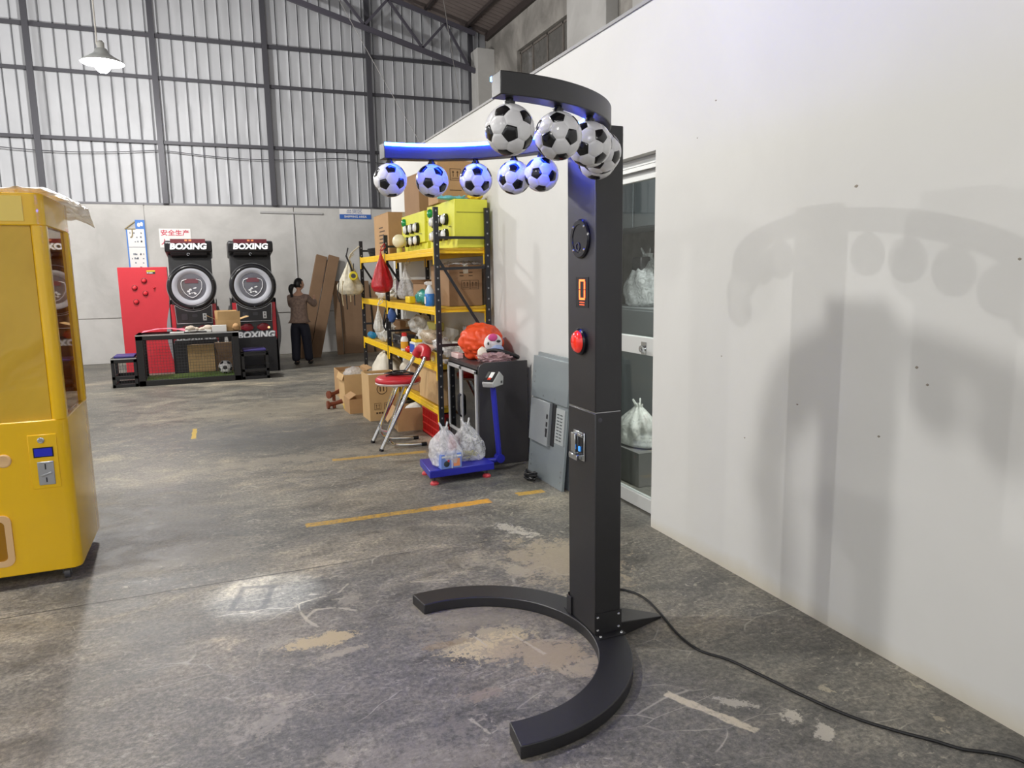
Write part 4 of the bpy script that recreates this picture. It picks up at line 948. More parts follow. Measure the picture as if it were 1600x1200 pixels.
# ------------------------------------------------------------------ red stool
st = thing('bar_stool', 'folding stool with chrome legs, red vinyl seat and red padded back', 'stool', (0, 0, 0))
for y in (6.48, 6.86):
    MB().tube(spline([(1.35, y, .012), (1.53, y, .36), (1.66, y, .62), (1.76, y+.01*(1 if y < 6.6 else -1), .77), (1.80, y+(.03 if y < 6.6 else -.03), .85)], 5), .019, 12).build('leg', chrome, st)
    MB().cyl((1.345, y, 0), (1.353, y, .02), .022, 12).build('foot_cap', blackgloss, st)
MB().tube(spline([(1.80, 6.515, .83), (1.83, 6.56, .89), (1.835, 6.67, .905), (1.83, 6.78, .89), (1.80, 6.825, .83)], 8), .047, 14).build('back_pad', red_gl, st, smooth=70)
MB().lathe([(0, 0), (.19, 0), (.212, .015), (.215, .04), (.19, .062), (.1, .07), (0, .072)], 40).build('seat', red_gl, st, loc=(1.575, 6.67, .598), smooth=60)
MB().lathe([(.19, -.012), (.206, -.008), (.213, .004), (.205, .012)], 40, wob=.05, cap=False).build('seat_rim', M('seat_rim', rgb(214, 200, 196), .4), st, loc=(1.575, 6.67, .598))
for y in (6.52, 6.82):
    MB().tube(spline([(1.60, y, .60), (1.50, y, .35), (1.42, y, .13), (1.47, y, .045), (1.62, y, .022), (1.76, y, .018)], 5), .014, 10).build('support_leg', chrome, st)
MB().cyl((1.74, 6.52, .018), (1.79, 6.52, .018), .018, 12).cyl((1.74, 6.82, .018), (1.79, 6.82, .018), .018, 12).build('rubber_tip', blackgloss, st)
MB().tube([(1.42, 6.48, .17), (1.40, 6.67, .15), (1.42, 6.86, .17)], .014, 10).build('foot_rail', chrome, st)
sc_ = MB(); rnd = random.Random(5)
pts = [(1.45, 6.62, .675)]
for k in range(26): pts.append((1.575+.15*math.cos(k*1.9+rnd.random())*rnd.uniform(.3, 1), 6.67+.14*math.sin(k*1.9+rnd.random())*rnd.uniform(.3, 1), .678+.022*rnd.random()))
tag(sc_.tube(spline(pts, 5), .0055, 6).build('stool_cable', cab_m), 'tangled black cable lying on the red seat of the stool', 'cable')

# ------------------------------------------------------------------ display cabinet
dc = thing('display_cabinet', 'low dark grey cabinet with two glazed doors beside the blue scale', 'cabinet', (1.985, 5.565, 0))
dkw = M('dark_grey_laminate', rgb(58, 56, 58), .4, 0, .06, 6)
CW, CL, CH = .44, .825, .875
pl = [(0, 0, 0), (CW, 0, 0), (CW, 0, CH)] + [(.07+.07*math.cos(a), 0, CH-.07+.07*math.sin(a)) for a in [PI/2+PI/2*i/6 for i in range(7)]]
for y in (0, CL-.02): MB().prism([(p[0], y, p[2]) for p in pl], (0, .02, 0)).build('side_panel', dkw, dc, bevel=.002)
MB().box(.015, CW, .02, CL-.02, CH-.05, CH-.028).build('top_panel', dkw, dc)
MB().box(.012, CW, .02, CL-.02, .0, .19).build('plinth', dkw, dc)
MB().box(CW-.012, CW, .02, CL-.02, .19, CH-.05).build('back_panel', M('cabinet_back', rgb(92, 90, 92), .6), dc)
MB().box(.03, CW-.012, .02, CL-.02, .49, .508).build('inner_shelf', M('inner_shelf', rgb(150, 132, 110), .5), dc)
MB().box(0, .02, .02, CL-.02, CH-.06, CH-.03).build('front_rail', dkw, dc)
for k in range(2):
    y0, y1 = (.03, .425) if k == 0 else (.432, .803)
    b = MB()
    for a, c in ((y0, y0+.028), (y1-.028, y1)): b.box(-.016, .004, a, c, .20, .805)
    b.box(-.016, .004, y0, y1, .20, .228).box(-.016, .004, y0, y1, .777, .805)
    d_ = b.build('door', M('silver_door_frame', rgb(206, 207, 208), .35, .4), dc, bevel=.002)
    MB().box(-.008, -.004, y0+.02, y1-.02, .22, .785).build('pane', pane('smoked_glass', (.27, .28, .28, 1), .16), d_, smooth=0)
    yy = y1-.012 if k == 0 else y0+.012
    MB().tube([(-.016, yy, .36), (-.034, yy, .38), (-.036, yy, .46), (-.034, yy, .54), (-.016, yy, .56)], .008, 8).build('handle', blackgloss, d_)
for k in range(3): tag(MB().blob((2.2+.03*k, 5.75+.22*k, .25), .08, .07, .06, .25, 3, k, 2, -.059).build('toy', M('toy_red', rgb(120, 40, 50), .5), smooth=60), 'dark red toy behind the cabinet glass', 'toy', 'toys in the cabinet')
TOPZ = CH+.0
# things on the cabinet
orange = M('orange_nylon', rgb(232, 78, 30), .5, 0, .08, 10, .5, 12)
ob = thing('orange_bag', 'crumpled orange bag with a printed animal face on the dark cabinet', 'bag', (2.20, 6.08, CH-.028))
MB().blob((.01, .02, .15), .19, .26, .17, .13, 1.5, 4, 5, -.149, 0, .16).build('bag_body', orange, ob, smooth=75)
MB().blob((.03, -.225, .16), .085, .04, .08, .12, 2, 3, 3).build('printed_face', M('white_print', rgb(240, 236, 236), .5), ob, smooth=70)
MB().blob((.015, -.262, .21), .045, .014, .034, .1, 2, 5, 2).build('pink_patch', M('pink_print', rgb(226, 84, 150), .5), ob, smooth=70)
MB().blob((.065, -.268, .175), .020, .010, .012, .1, 2, 5, 2).build('black_spot', black, ob, smooth=70)
MB().blob((-.03, -.266, .16), .008, .008, .014, .1, 2, 5, 2).build('black_spot', black, ob, smooth=70)
MB().blob((.055, -.255, .10), .06, .025, .05, .2, 2, 9, 3).build('blue_print', M('blue_grey_print', rgb(160, 178, 216), .5), ob, smooth=70)
MB().blob((-.07, -.235, .07), .05, .03, .06, .25, 2, 12, 3).build('white_corner', M('cream_print', rgb(240, 232, 214), .5), ob, smooth=70)
tag(MB().box(2.005, 2.06, 6.16, 6.355, CH-.027, CH+.02).build('white_box', M('white_red_box', rgb(232, 206, 204), .4), bevel=.006), 'flat white and red box at the far front corner of the dark cabinet', 'box')
tag(MB().blob((2.20, 5.73, CH+.015), .14, .10, .045, .3, 3, 7, 4, -.043, 0, .6).build('wrapped_parts', film('pink_clear', rgb(206, 170, 174), .62, .2, 26), smooth=75), 'clear plastic pack of pinkish parts at the near edge of the dark cabinet', 'pack')
tag(MB().tube(spline([(2.12, 5.86, CH+.05), (2.20, 5.80, CH+.075), (2.28, 5.74, CH+.06), (2.36, 5.70, CH+.03), (2.405, 5.72, CH+.01)], 6), [.010+.009*min(1, i/10) for i in range(25)], 8).build('black_strap', cab_m, smooth=60), 'thick black strap lying across the pack on the dark cabinet', 'strap')

# ------------------------------------------------------------------ platform scale with bags
ps = thing('platform_scale', 'blue platform scale with a slanted pole and grey readout beside the cabinet', 'scale', (0, 0, 0))
blu = M('blue_enamel', rgb(36, 40, 160), .35, 0, .05, 8)
MB().add([(1.445, 5.20, .06), (1.985, 5.235, .06), (1.965, 5.565, .06), (1.475, 5.60, .06), (1.445, 5.20, .118), (1.985, 5.235, .118), (1.965, 5.565, .118), (1.475, 5.60, .118)],
         [(0, 3, 2, 1), (4, 5, 6, 7), (0, 1, 5, 4), (1, 2, 6, 5), (2, 3, 7, 6), (3, 0, 4, 7)]).build('platform', blu, ps, bevel=.006)
for x, y in ((1.49, 5.24), (1.93, 5.27), (1.51, 5.55), (1.92, 5.53)):
    b = MB().lathe([(.032, 0), (.034, .012), (.020, .026), (.008, .028)], 20).build('foot', M('red_rubber_foot', rgb(206, 66, 72), .5), ps, loc=(x, y, 0))
    MB().cyl((0, 0, .026), (0, 0, .06), .008, 10).build('foot_screw', black, b)
MB().tube([(1.94, 5.44, .085), (2.06, 5.42, .085), (2.10, 5.42, .10)], .022, 12).build('pole_arm', blu, ps)
MB().cyl((2.10, 5.385, .10), (2.10, 5.455, .10), .036, 16).build('hinge', blu, ps)
MB().tube([(2.10, 5.42, .10), (2.055, 5.42, .70)], .023, 14).build('pole', blu, ps)
hd = MB().prism([(-.085, -.05, -.02), (.095, -.05, -.02), (.105, -.05, .05), (.03, -.05, .10), (-.10, -.05, .02)], (0, .10, 0)).build('readout_housing', M('readout_grey', rgb(176, 176, 174), .4), ps, loc=(2.055, 5.42, .72), rot=(0, 0, .75), bevel=.008)
sl = Matrix.Translation((-.035, 0, .062)) @ Matrix.Rotation(-math.atan2(.08, .13), 4, 'Y')
MB().box(-.066, .066, -.045, .045, .0, .004, mat=sl).build('readout_face', black, hd)
MB().box(-.02, .05, -.02, .012, .004, .006, mat=sl).build('readout_label', M('paper_label', rgb(226, 226, 224), .5), hd)
MB().box(-.045, -.02, -.015, .012, .004, .007, mat=sl).build('red_key', M('red_key', rgb(206, 70, 50), .4), hd)
MB().box(-.02, .055, .020, .040, .004, .006, mat=sl).build('display', M('lcd_grey', rgb(92, 92, 90), .2), hd)
MB().box(.045, .075, -.0515, -.050, .0, .02).build('socket', black, hd)
def carrier(label, x, y, z, w, d, h, seed, m):
    t = thing('carrier_bag', label, 'bag', (x, y, z), 0, None)
    prof = [(.0, .004), (.38, .004), (.47, .05), (.5, .22), (.46, .42), (.36, .6), (.2, .75), (.10, .84), (.11, .9)]
    fine_ = []
    for i in range((len(prof)-1)*4+1):
        a = i/4; j = min(int(a), len(prof)-2); f_ = a-j; fine_.append((prof[j][0]*(1-f_)+prof[j+1][0]*f_, prof[j][1]*(1-f_)+prof[j+1][1]*f_))
    n = 44; vs = []
    for r_, zz in fine_:
        for j in range(n):
            a = 2*PI*j/n; fo = 1+.10*math.sin(a*9+seed*2+zz*4)*min(1, zz*2)+.26*noise.noise((math.cos(a)*1.8+seed, math.sin(a)*1.8, zz*3))
            vs.append((r_*w*fo*math.cos(a), r_*d*fo*math.sin(a), max(.003, zz*h)))
    K = len(fine_)
    MB().add(vs, [(i*n+j, i*n+(j+1) % n, (i+1)*n+(j+1) % n, (i+1)*n+j) for i in range(K-1) for j in range(n)]).build('bag', m, t, smooth=75)
    for s_ in (-1, 1):
        p = spline([(s_*.02*w, 0, .82*h), (s_*.10*w, .02, .92*h), (s_*.13*w, .03, .99*h), (s_*.10*w, .02, .95*h), (s_*.04*w, 0, .84*h)], 5)
        MB().tube(p, .007, 8).build('handle', m, t, smooth=60)
    return t
bagm = film('carrier_film', rgb(244, 244, 244), .56, .25, 22)
carrier('milky carrier bag with a blue box inside, front one on the blue scale', 1.61, 5.33, .118, .26, .26, .34, 3, bagm)
carrier('clear carrier bag of cables, rear one on the blue scale', 1.83, 5.45, .118, .27, .28, .33, 7, film('carrier_film_clear', rgb(236, 236, 236), .34, .2, 22))
bx = thing('printed_box', 'blue printed box showing through the front carrier bag on the scale', 'box', (1.62, 5.25, .119), .08)
MB().box(-.085, .085, -.04, .06, 0, .115).build('body', M('light_blue_box', rgb(120, 146, 216), .4), bx, bevel=.003)
MB().box(-.08, .08, -.0415, -.04, .088, .102).build('white_stripe', white, bx)
MB().box(.0, .006, -.0415, -.04, .0, .09).build('white_stripe', white, bx)
MB().box(.015, .07, -.0415, -.04, .015, .075).build('orange_picture', M('orange_picture', rgb(232, 150, 100), .4), bx)
MB().lathe([(0, 0), (.024, 0), (.022, .001)], 16).build('dark_picture', M('dark_picture', rgb(50, 60, 60), .4), bx, loc=(-.04, -.041, .04), rot=(PI/2, 0, 0))
MB().lathe([(0, 0), (.010, 0), (.009, .001)], 12).build('red_picture', M('red_picture', rgb(206, 60, 60), .4), bx, loc=(-.025, -.0415, .062), rot=(PI/2, 0, 0))
rnd = random.Random(9); pts = [(1.83+.09*math.cos(k*2.1)*rnd.uniform(.5, 1), 5.43+.08*math.sin(k*2.1)*rnd.uniform(.5, 1), .135+.05*rnd.random()) for k in range(20)]
tag(MB().tube(spline(pts, 4), .008, 6).build('cable_bundle', M('yellow_grey_cable', rgb(176, 170, 110), .5)), 'bundle of pale cables in the rear carrier bag on the scale', 'cable')
tag(MB().blob((1.70, 5.42, .26), .035, .05, .08, .2, 2, 3, 3).build('red_cloth', M('red_cloth', rgb(190, 40, 60), .6), smooth=70), 'red cloth bundled behind the handles of the front carrier bag', 'cloth')

# ------------------------------------------------------------------ galvanised panels leaning on the white wall
galv = M('zinc_panel', rgb(146, 155, 158), .36, .25, .05, 3)
lean = .088
mp = thing('metal_panel', 'grey zinc panel with an inset plate, frontmost of those leaning on the white wall', 'panel', (2.283, 4.94, .0), 0)
R_ = Matrix.Rotation(lean, 4, 'Y')
def lb(b, x0, x1, y0, y1, z0, z1, m=0): return b.box(x0, x1, y0, y1, z0, z1, m, R_)
lb(MB(), 0, .022, -.30, .32, 0.0, .33).build('lower_panel', galv, mp, bevel=.003)
lb(MB(), .004, .02, -.30, .32, .33, .63).build('middle_plate', galv, mp)
lb(MB(), -.012, .022, -.31, .33, .63, .955).build('upper_panel', galv, mp, bevel=.003)
lb(MB(), .012, .034, -.27, .30, .94, .985).build('top_edge', galv, mp, bevel=.002)
lb(MB(), -.032, .004, -.06, .28, .29, .625).build('cover_plate', M('zinc_cover', rgb(164, 170, 172), .34, .25, .05, 4), mp, bevel=.003)
b = MB()
for z in (.36, .44, .50): lb(b, -.034, -.030, -.045, -.02, z, z+.035)
lb(b, -.034, -.030, -.05, -.015, .395, .425)
b.build('slots', black, mp)
b = lb(MB(), -.006, .004, -.115, -.062, .30, .62).build('dark_gap', black, mp); lb(MB(), -.004, .004, -.27, -.125, .335, .60).build('pale_plate', M('pale_zinc', rgb(190, 196, 196), .35, .2), mp)
b = MB()
for k in range(9):
    for q in range(2): lb(b, -.006, .004, -.235+.05*q, -.20+.05*q, .36+.024*k, .368+.024*k)
b.build('louvres', M('louvre_dark', rgb(88, 94, 96), .5, .4), mp)
b = MB()
for (y, z) in ((-.26, .06), (-.26, .10), (-.26, .14), (.27, .08), (.27, .12), (.27, .16), (.28, .75), (.28, .79), (.28, .83), (.1, .66), (-.1, .66)): lb(b, -.014 if z > .6 else -.002, 0, y-.006, y+.006, z-.006, z+.006)
b.build('rivets', steel, mp)['kind'] = 'stuff'
R_ = Matrix.Rotation(.055, 4, 'Y')
m2 = thing('metal_panel', 'second grey zinc panel with black edge, leaning behind the front panel', 'panel', (2.345, 4.86, 0), 0)
lb(MB(), 0, .022, -.28, .30, 0, .93).build('sheet', galv, m2, bevel=.003)
lb(MB(), -.006, .028, -.295, -.28, 0, .93).build('rubber_edge', black, m2)
R_ = Matrix.Rotation(.045, 4, 'Y')
m3 = thing('metal_panel', 'third thin zinc panel leaning closest to the white wall', 'panel', (2.400, 4.82, 0), 0)
lb(MB(), 0, .016, -.28, .28, 0, .86).build('sheet', galv, m3, bevel=.003); lb(MB(), -.004, .0, -.28, .28, .80, .86).build('folded_edge', galv, m3)
rnd = random.Random(3); pts = [(2.205+.05*math.cos(k*2.3)*rnd.uniform(.4, 1), 5.03+.10*math.sin(k*2.3)*rnd.uniform(.4, 1), .012+.05*rnd.random()) for k in range(34)]
tag(MB().tube(spline(pts, 4), .0065, 6).build('cable_bundle', cab_m), 'bundled black cable on the floor at the foot of the zinc panels', 'cable')

# ------------------------------------------------------------------ inside the office, seen through the glass door
lk = thing('steel_locker', 'grey steel cabinet inside the office behind the glass door', 'cabinet', (3.25, 4.2, 0))
lm = M('grey_locker', rgb(150, 154, 156), .45, .2)
MB().box(0, .5, 0, 1.8, .06, 1.30).build('body', lm, lk, bevel=.004)
for k in range(3): MB().box(-.014, 0, .02+.595*k, .59+.595*k, .08, 1.28).build('door', lm, lk, bevel=.003)
MB().box(.02, .48, .02, 1.78, 0, .06).build('plinth', black, lk)
carrier('shiny clear bag of parts on the grey cabinet inside the office', 3.48, 5.38, 1.30, .36, .46, .50, 12, film('office_film', rgb(230, 232, 232), .5, .15, 20))
tag(MB().box(3.36, 3.46, 5.30, 5.44, 1.60, 1.72).build('black_box', black, bevel=.01), 'small black box on the clear bag inside the office', 'box')
carton('carton', 'grey low carton on the office floor behind the glass door', (3.0, 4.72, 0), .30, .46, .26, 0, M('grey_carton', rgb(116, 114, 112), .8))
carrier('white carrier bag on the low carton inside the office', 3.0, 4.74, .263, .26, .40, .36, 15, milky)
hs = thing('wall_cabinet', 'long grey wall cabinet high in the office above the grey steel cabinet', 'cabinet', (3.3, 4.1, 1.95))
MB().box(0, .4, 0, 2.4, 0, .5).build('body', M('wall_cabinet_grey', rgb(112, 118, 122), .5), hs, bevel=.004)
for k in range(4): MB().box(-.014, 0, .01+.6*k, .59+.6*k, .01, .49).build('door', M('wall_cabinet_grey', rgb(112, 118, 122), .5), hs, bevel=.003)

# ------------------------------------------------------------------ boxing machines
redm = M('red_side_panel', rgb(186, 24, 40), .35)
silver = M('silver_line', rgb(206, 208, 212), .3, .5)
def boxing(label, x):
    t = thing('boxing_machine', label, 'arcade machine', (x, 13.0, 0), 0, 'boxing machines')
    bk = M('machine_black', rgb(30, 30, 34), .4)
    MB().box(-.33, .33, .05, .95, .0, .60).build('base', bk, t, bevel=.01)
    MB().prism([(-.33, .10, .60), (-.33, .95, .60), (-.33, .95, 1.25), (-.33, .10, 1.12)], (.66, 0, 0)).build('lower_body', bk, t, bevel=.006)
    MB().prism([(-.325, .16, 1.12), (-.325, .80, 1.12), (-.325, .80, 2.10), (-.325, .22, 2.10)], (.65, 0, 0)).build('column', bk, t, bevel=.006)
    hd = MB().prism([(-.35, -.10, 2.02), (-.35, .75, 1.93), (-.35, .75, 2.20), (-.35, -.05, 2.20), (-.35, -.12, 2.17)], (.70, 0, 0)).build('head', bk, t, bevel=.02)
    MB().prism([(-.27, -.06, 1.97), (-.27, .3, 1.93), (-.27, .3, 2.02), (-.27, -.08, 2.02)], (.54, 0, 0)).build('head_lip', bk, hd, bevel=.008)
    MB().box(-.26, .255, -.115, .3, 2.195, 2.225).box(-.26, .255, -.128, -.115, 2.16, 2.225).build('marquee', M('dark_red_marquee', rgb(96, 18, 32), .3), hd)
    for sx in (-.03, .03): MB().box(sx-.02, sx+.02, -.1295, -.128, 2.19, 2.215).build('marquee_glow', M('marquee_glow', rgb(230, 140, 90), .4), hd)
    text('lettering', 'BOXING', .125, (-.005, -.130, 2.105), FRONT, M('white_letter', rgb(244, 244, 246), .4, emis=(1, 1, 1, 1), es=.25), hd, .004, .12, .006, 1.12)
    MB().tube([(.02*math.cos(a*.5)-.01, -.09, 1.985+.02*math.sin(a*.5)) for a in range(11)], .005, 6).build('lock', chrome, hd)
    # round target
    cy = 0.0; cz = 1.465
    rot = (PI/2, 0, 0)
    rg = MB().lathe([(.285, .0), (.30, .05), (.33, .06), (.36, .045), (.37, .0), (.36, -.16), (.28, -.16)], 56).build('ring_housing', blackgloss, t, loc=(0, cy, cz), rot=rot, smooth=50)
    MB().lathe([(.366, .0), (.376, .004), (.376, -.01), (.366, -.012)], 56, cap=False).build('ring_trim', silver, rg)
    MB().lathe([(.30, .045), (.285, .052), (.225, .03), (.215, .024), (.215, .01), (.30, .01)], 56, cap=False).build('light_ring', M('frosted_light_ring', rgb(176, 179, 188), .35), rg, smooth=50)
    MB().lathe([(.216, .026), (0, .03)], 48).build('target_glass', M('target_glass', rgb(96, 96, 104), .15, coat=.5), rg)
    MB().box(-.10, .10, .06, .13, .031, .0325).build('red_tint', M('red_tint', rgb(110, 60, 70), .3), rg)
    sh = [(-.14, .10), (-.155, .06), (-.15, -.02), (-.11, -.10), (-.05, -.155), (.0, -.175), (.05, -.155), (.11, -.10), (.15, -.02), (.155, .06), (.14, .10)]
    em = M('emblem_white', rgb(226, 228, 232), .4)
    b = MB()
    for i in range(len(sh)-1): b.tube([(sh[i][0], sh[i][1], .032), (sh[i+1][0], sh[i+1][1], .032)], .005, 4)
    b.tube([(-.14, .10, .032), (-.07, .125, .032)], .005, 4).tube([(.14, .10, .032), (.07, .125, .032)], .005, 4); b.build('shield_emblem', em, rg)
    b = MB(); rn = random.Random(4)
    for k in range(9): b.blob((rn.uniform(-.06, .06), rn.uniform(-.12, .0), .032), rn.uniform(.01, .03), rn.uniform(.006, .02), .002, .3, 3, k, 1)
    b.build('emblem_figure', em, rg)
    for k, (a) in enumerate((20, 160, 270)): MB().lathe([(0, .004), (.007, .002), (.008, 0)], 10).build('screw', chrome, rg, loc=(.345*math.cos(math.radians(a)), .345*math.sin(math.radians(a)), .052))
    # coin panel with a silver outline cut round by the ring
    top = [(.285*math.cos(math.radians(a))*1.0, 1.30-.20*math.sin(math.radians(a))*1.0) for a in range(20, 161, 14)]
    out = [(.275, 1.225), (.275, .865), (-.265, .865), (-.275, 1.225)]
    arc = [(-.40*math.cos(math.radians(a)), 1.465-.40*math.sin(math.radians(a))) for a in (47, 60, 75, 90, 105, 120, 133)]
    poly = [(.27, .87), (-.265, .87), (-.28, 1.17)]+arc+[(.28, 1.17)]
    pn = MB().prism([(x_, .04, z_) for x_, z_ in poly], (0, .08, 0)).build('coin_panel', bk, t, bevel=.006)
    MB().tube([(x_, .038, z_) for x_, z_ in poly], .005, 6, closed=True).build('outline', silver, pn)
    MB().prism([(x_, .034, z_) for x_, z_ in rrect(-.19, -.10, .93, 1.03, .02)], (0, .008, 0)).build('speaker_grille', M('grille', rgb(62, 62, 68), .6), pn)
    MB().prism([(x_, .034, z_) for x_, z_ in rrect(-.03, .05, .97, 1.02, .015)], (0, .008, 0)).build('button', M('grille', rgb(62, 62, 68), .6), pn)
    cs = MB().box(.13, .19, .028, .042, .91, 1.03).build('coin_entry', steel, pn, bevel=.003)
    for z_ in (.935, .985): MB().box(.15, .17, .026, .028, z_, z_+.025).build('slot', black, cs)
    # red wings and lower front
    for sx in (-1, 1):
        x0, x1 = sorted((sx*.28, sx*.345))
        MB().prism([(x0, .075, .56), (x0, .95, .56), (x0, .95, 1.18), (x0, .10, 1.18)], (x1-x0, 0, 0)).build('red_wing', redm, t, bevel=.004)
        xo = sx*.35
        MB().prism([(xo, .10, 1.20), (xo, .16, 1.25), (xo, .95, 1.25), (xo, .95, .0), (xo, .06, .0), (xo, .06, .55)], (sx*.012, 0, 0)).build('side_panel', bk, t)
        cv = [(xo+sx*(.012+.088*math.sin(PI*min(1, .08+k/11))), .50, 1.12-1.05*k/11) for k in range(12)]
        MB().prism([(xo+sx*.012, .50, 1.12)]+cv+[(xo+sx*.012, .50, .07)], (0, .22, 0)).build('grey_side_curve', M('grey_side_curve', rgb(150, 150, 154), .45), t, smooth=40)
    lp = MB().prism([(-.28, .06, .555), (-.28, .085, .86), (-.28, .14, .86), (-.28, .14, .555)], (.56, 0, 0)).build('lower_front', bk, t)
    for sx in (-1, 1): MB().blob((sx*.13, .072, .765), .10, .012, .065, .2, 2.5, 3, 3).build('glove_graphic', M('glove_red', rgb(130, 20, 34), .4), lp, smooth=70)
    MB().box(-.33, .33, .052, .06, .548, .556).build('silver_strip', silver, lp)
    text('lettering_outline', 'BOXING', .148, (-.0, .064, .63), FRONT, M('letter_outline', rgb(150, 154, 160), .4), lp, .003, .15, .014, 1.05)
    text('lettering', 'BOXING', .148, (-.0, .058, .63), FRONT, M('white_letter2', rgb(232, 234, 238), .4), lp, .002, .15, .004, 1.05)
    MB().lathe([(.02, 0), (.02, .012), (0, .016)], 14).build('lamp', M('warm_lamp', rgb(240, 190, 130), .3, emis=(1, .6, .3, 1), es=1.2), lp, loc=(.215, .07, .755), rot=rot)
    return t
boxing('black boxing arcade machine with a round grey target, left one next to the red panel', -.275)
boxing('black boxing arcade machine with a round grey target, right one nearer to the woman', .665)

# red panel cabinet left of the boxing machines
rp = thing('red_cabinet', 'tall flat red cabinet with round red buttons left of the boxing machines', 'cabinet', (-1.06, 13.75, 0))
rm = M('matte_red', rgb(196, 44, 56), .42, 0, .03, 4)
MB().box(-.345, .40, 0, .28, 0, 1.80).build('body', rm, rp, bevel=.004)
for (x, z, r_) in ((.04, 1.575, .045), (-.11, 1.46, .045), (.045, 1.365, .045), (-.105, 1.225, .045), (.185, 1.455, .02)):
    b = MB().lathe([(r_, 0), (r_, .012), (r_*.78, .016), (r_*.78, .01)], 24).build('button_ring', M('dark_red', rgb(110, 16, 24), .4), rp, loc=(x, 0, z), rot=(PI/2, 0, 0))
    MB().lathe([(r_*.76, .008), (r_*.72, .026), (r_*.4, .036), (0, .038)], 24).build('button_dome', M('bright_red', rgb(216, 50, 60), .2, coat=.5), b, smooth=60)
st_ = MB().box(.09, .22, -.003, 0, 1.685, 1.745).build('sticker', black, rp)
MB().box(.09, .22, -.0045, -.003, 1.725, 1.745).build('yellow_band', M('sticker_yellow', rgb(236, 200, 50), .5), st_)
b = MB().box(.095, .115, -.0045, -.003, 1.698, 1.712)
for k in range(5): b.box(.125+.012*k, .133+.012*k, -.0045, -.003, 1.695, 1.713)
b.build('white_marks', white, st_)
tag(MB().grid(lambda u, v: (-1.02+.62*u, 12.35+.5*v, .792+.05*math.sin(PI*u)*(1-v*.4)+.012*noise.noise((u*5, v*5, 1))), 24, 14).build('pink_sheet', M('pink_sheet', rgb(232, 130, 150), .6), smooth=80), 'folded pink sheet on the left end of the black mesh cage', 'sheet')

# ------------------------------------------------------------------ football cage with mesh, and its two side boxes
cage_black = M('cage_black', rgb(19, 19, 22), .45)
cg = thing('football_cage', 'long black framed mesh cage with green turf holding a football', 'game table', (-.365, 12.12, 0))
W2, D2, H2 = .725, .60, .775
b = MB(); q = .05
for x in (-W2, W2-.10):
    for y in (0, D2-q): b.box(x, x+.10, y, y+q, .0, H2)
b.box(-W2, W2, 0, q, .0, .085).box(-W2, W2, D2-q, D2, 0, .085).box(-W2, W2, 0, q, H2-.085, H2).box(-W2, W2, D2-q, D2, H2-.085, H2)
for x in (-W2, W2-.1): b.box(x, x+.1, q, D2-q, 0, .085).box(x, x+.1, q, D2-q, H2-.085, H2)
b.box(-W2, W2, q, D2-q, H2-.02, H2).build('frame', cage_black, cg, bevel=.006)
MB().box(-W2, W2, -.004, .0, H2-.018, H2).build('edge_strip', steel, cg)
wm = M('mesh_wire', rgb(72, 72, 76), .4, .4); b = MB()
for k in range(31):
    x = -W2+.11+(2*W2-.22)*k/30; b.box(x-.0018, x+.0018, .02, .024, .085, H2-.085)
for k in range(14):
    z = .10+(H2-.2)*k/13; b.box(-W2+.1, W2-.1, .018, .022, z-.0018, z+.0018)
b.build('wire_mesh', wm, cg)['kind'] = 'stuff'
MB().box(-W2+.1, W2-.1, q, D2-q, .05, .10).build('turf', M('green_turf', rgb(128, 164, 84), .9, 0, .2, 30, .5, 120), cg)
fb = make_ball('football', .105, None, (.135, 12.30, .206), (.2, .3, .5)); tag(fb, 'black and white football on the green turf inside the mesh cage', 'ball')
def side_box(label, x0, w_, wire):
    t = thing('side_box', label, 'box', (x0+w_/2, 12.14, 0)); h_, d_ = .44, .5; hx = w_/2; q = .045
    b = MB()
    for x in (-hx, hx-q):
        for y in (0, d_-q): b.box(x, x+q, y, y+q, 0, h_)
    for z in (0, .12, h_-.07):
        b.box(-hx, hx, 0, q, z, z+.05); b.box(-hx, hx, d_-q, d_, z, z+.05)
        for x in (-hx, hx-q): b.box(x, x+q, q, d_-q, z, z+.05)
    b.box(-hx, hx, 0, d_, h_-.02, h_).build('frame', cage_black, t, bevel=.004)
    MB().box(-hx+.04, hx-.03, .05, d_-.05, h_, h_+.03).build('purple_top', M('purple_vinyl', rgb(66, 58, 128), .5), t, bevel=.008)
    if wire:
        b = MB()
        for k in range(8): x = -hx+q+(w_-2*q)*k/7; b.box(x-.0018, x+.0018, .02, .024, .05, h_-.06)
        for k in range(7): z = .06+.32*k/6; b.box(-hx+q, hx-q, .018, .022, z-.0018, z+.0018)
        b.build('wire_mesh', wm, t)['kind'] = 'stuff'
        MB().box(-hx, hx, -.004, 0, h_-.018, h_).build('edge_strip', steel, t)
    return t
side_box('low black mesh box with a purple top at the left end of the cage', -1.445, .345, True)
side_box('low black box with a purple top at the right end of the cage', .375, .41, False)
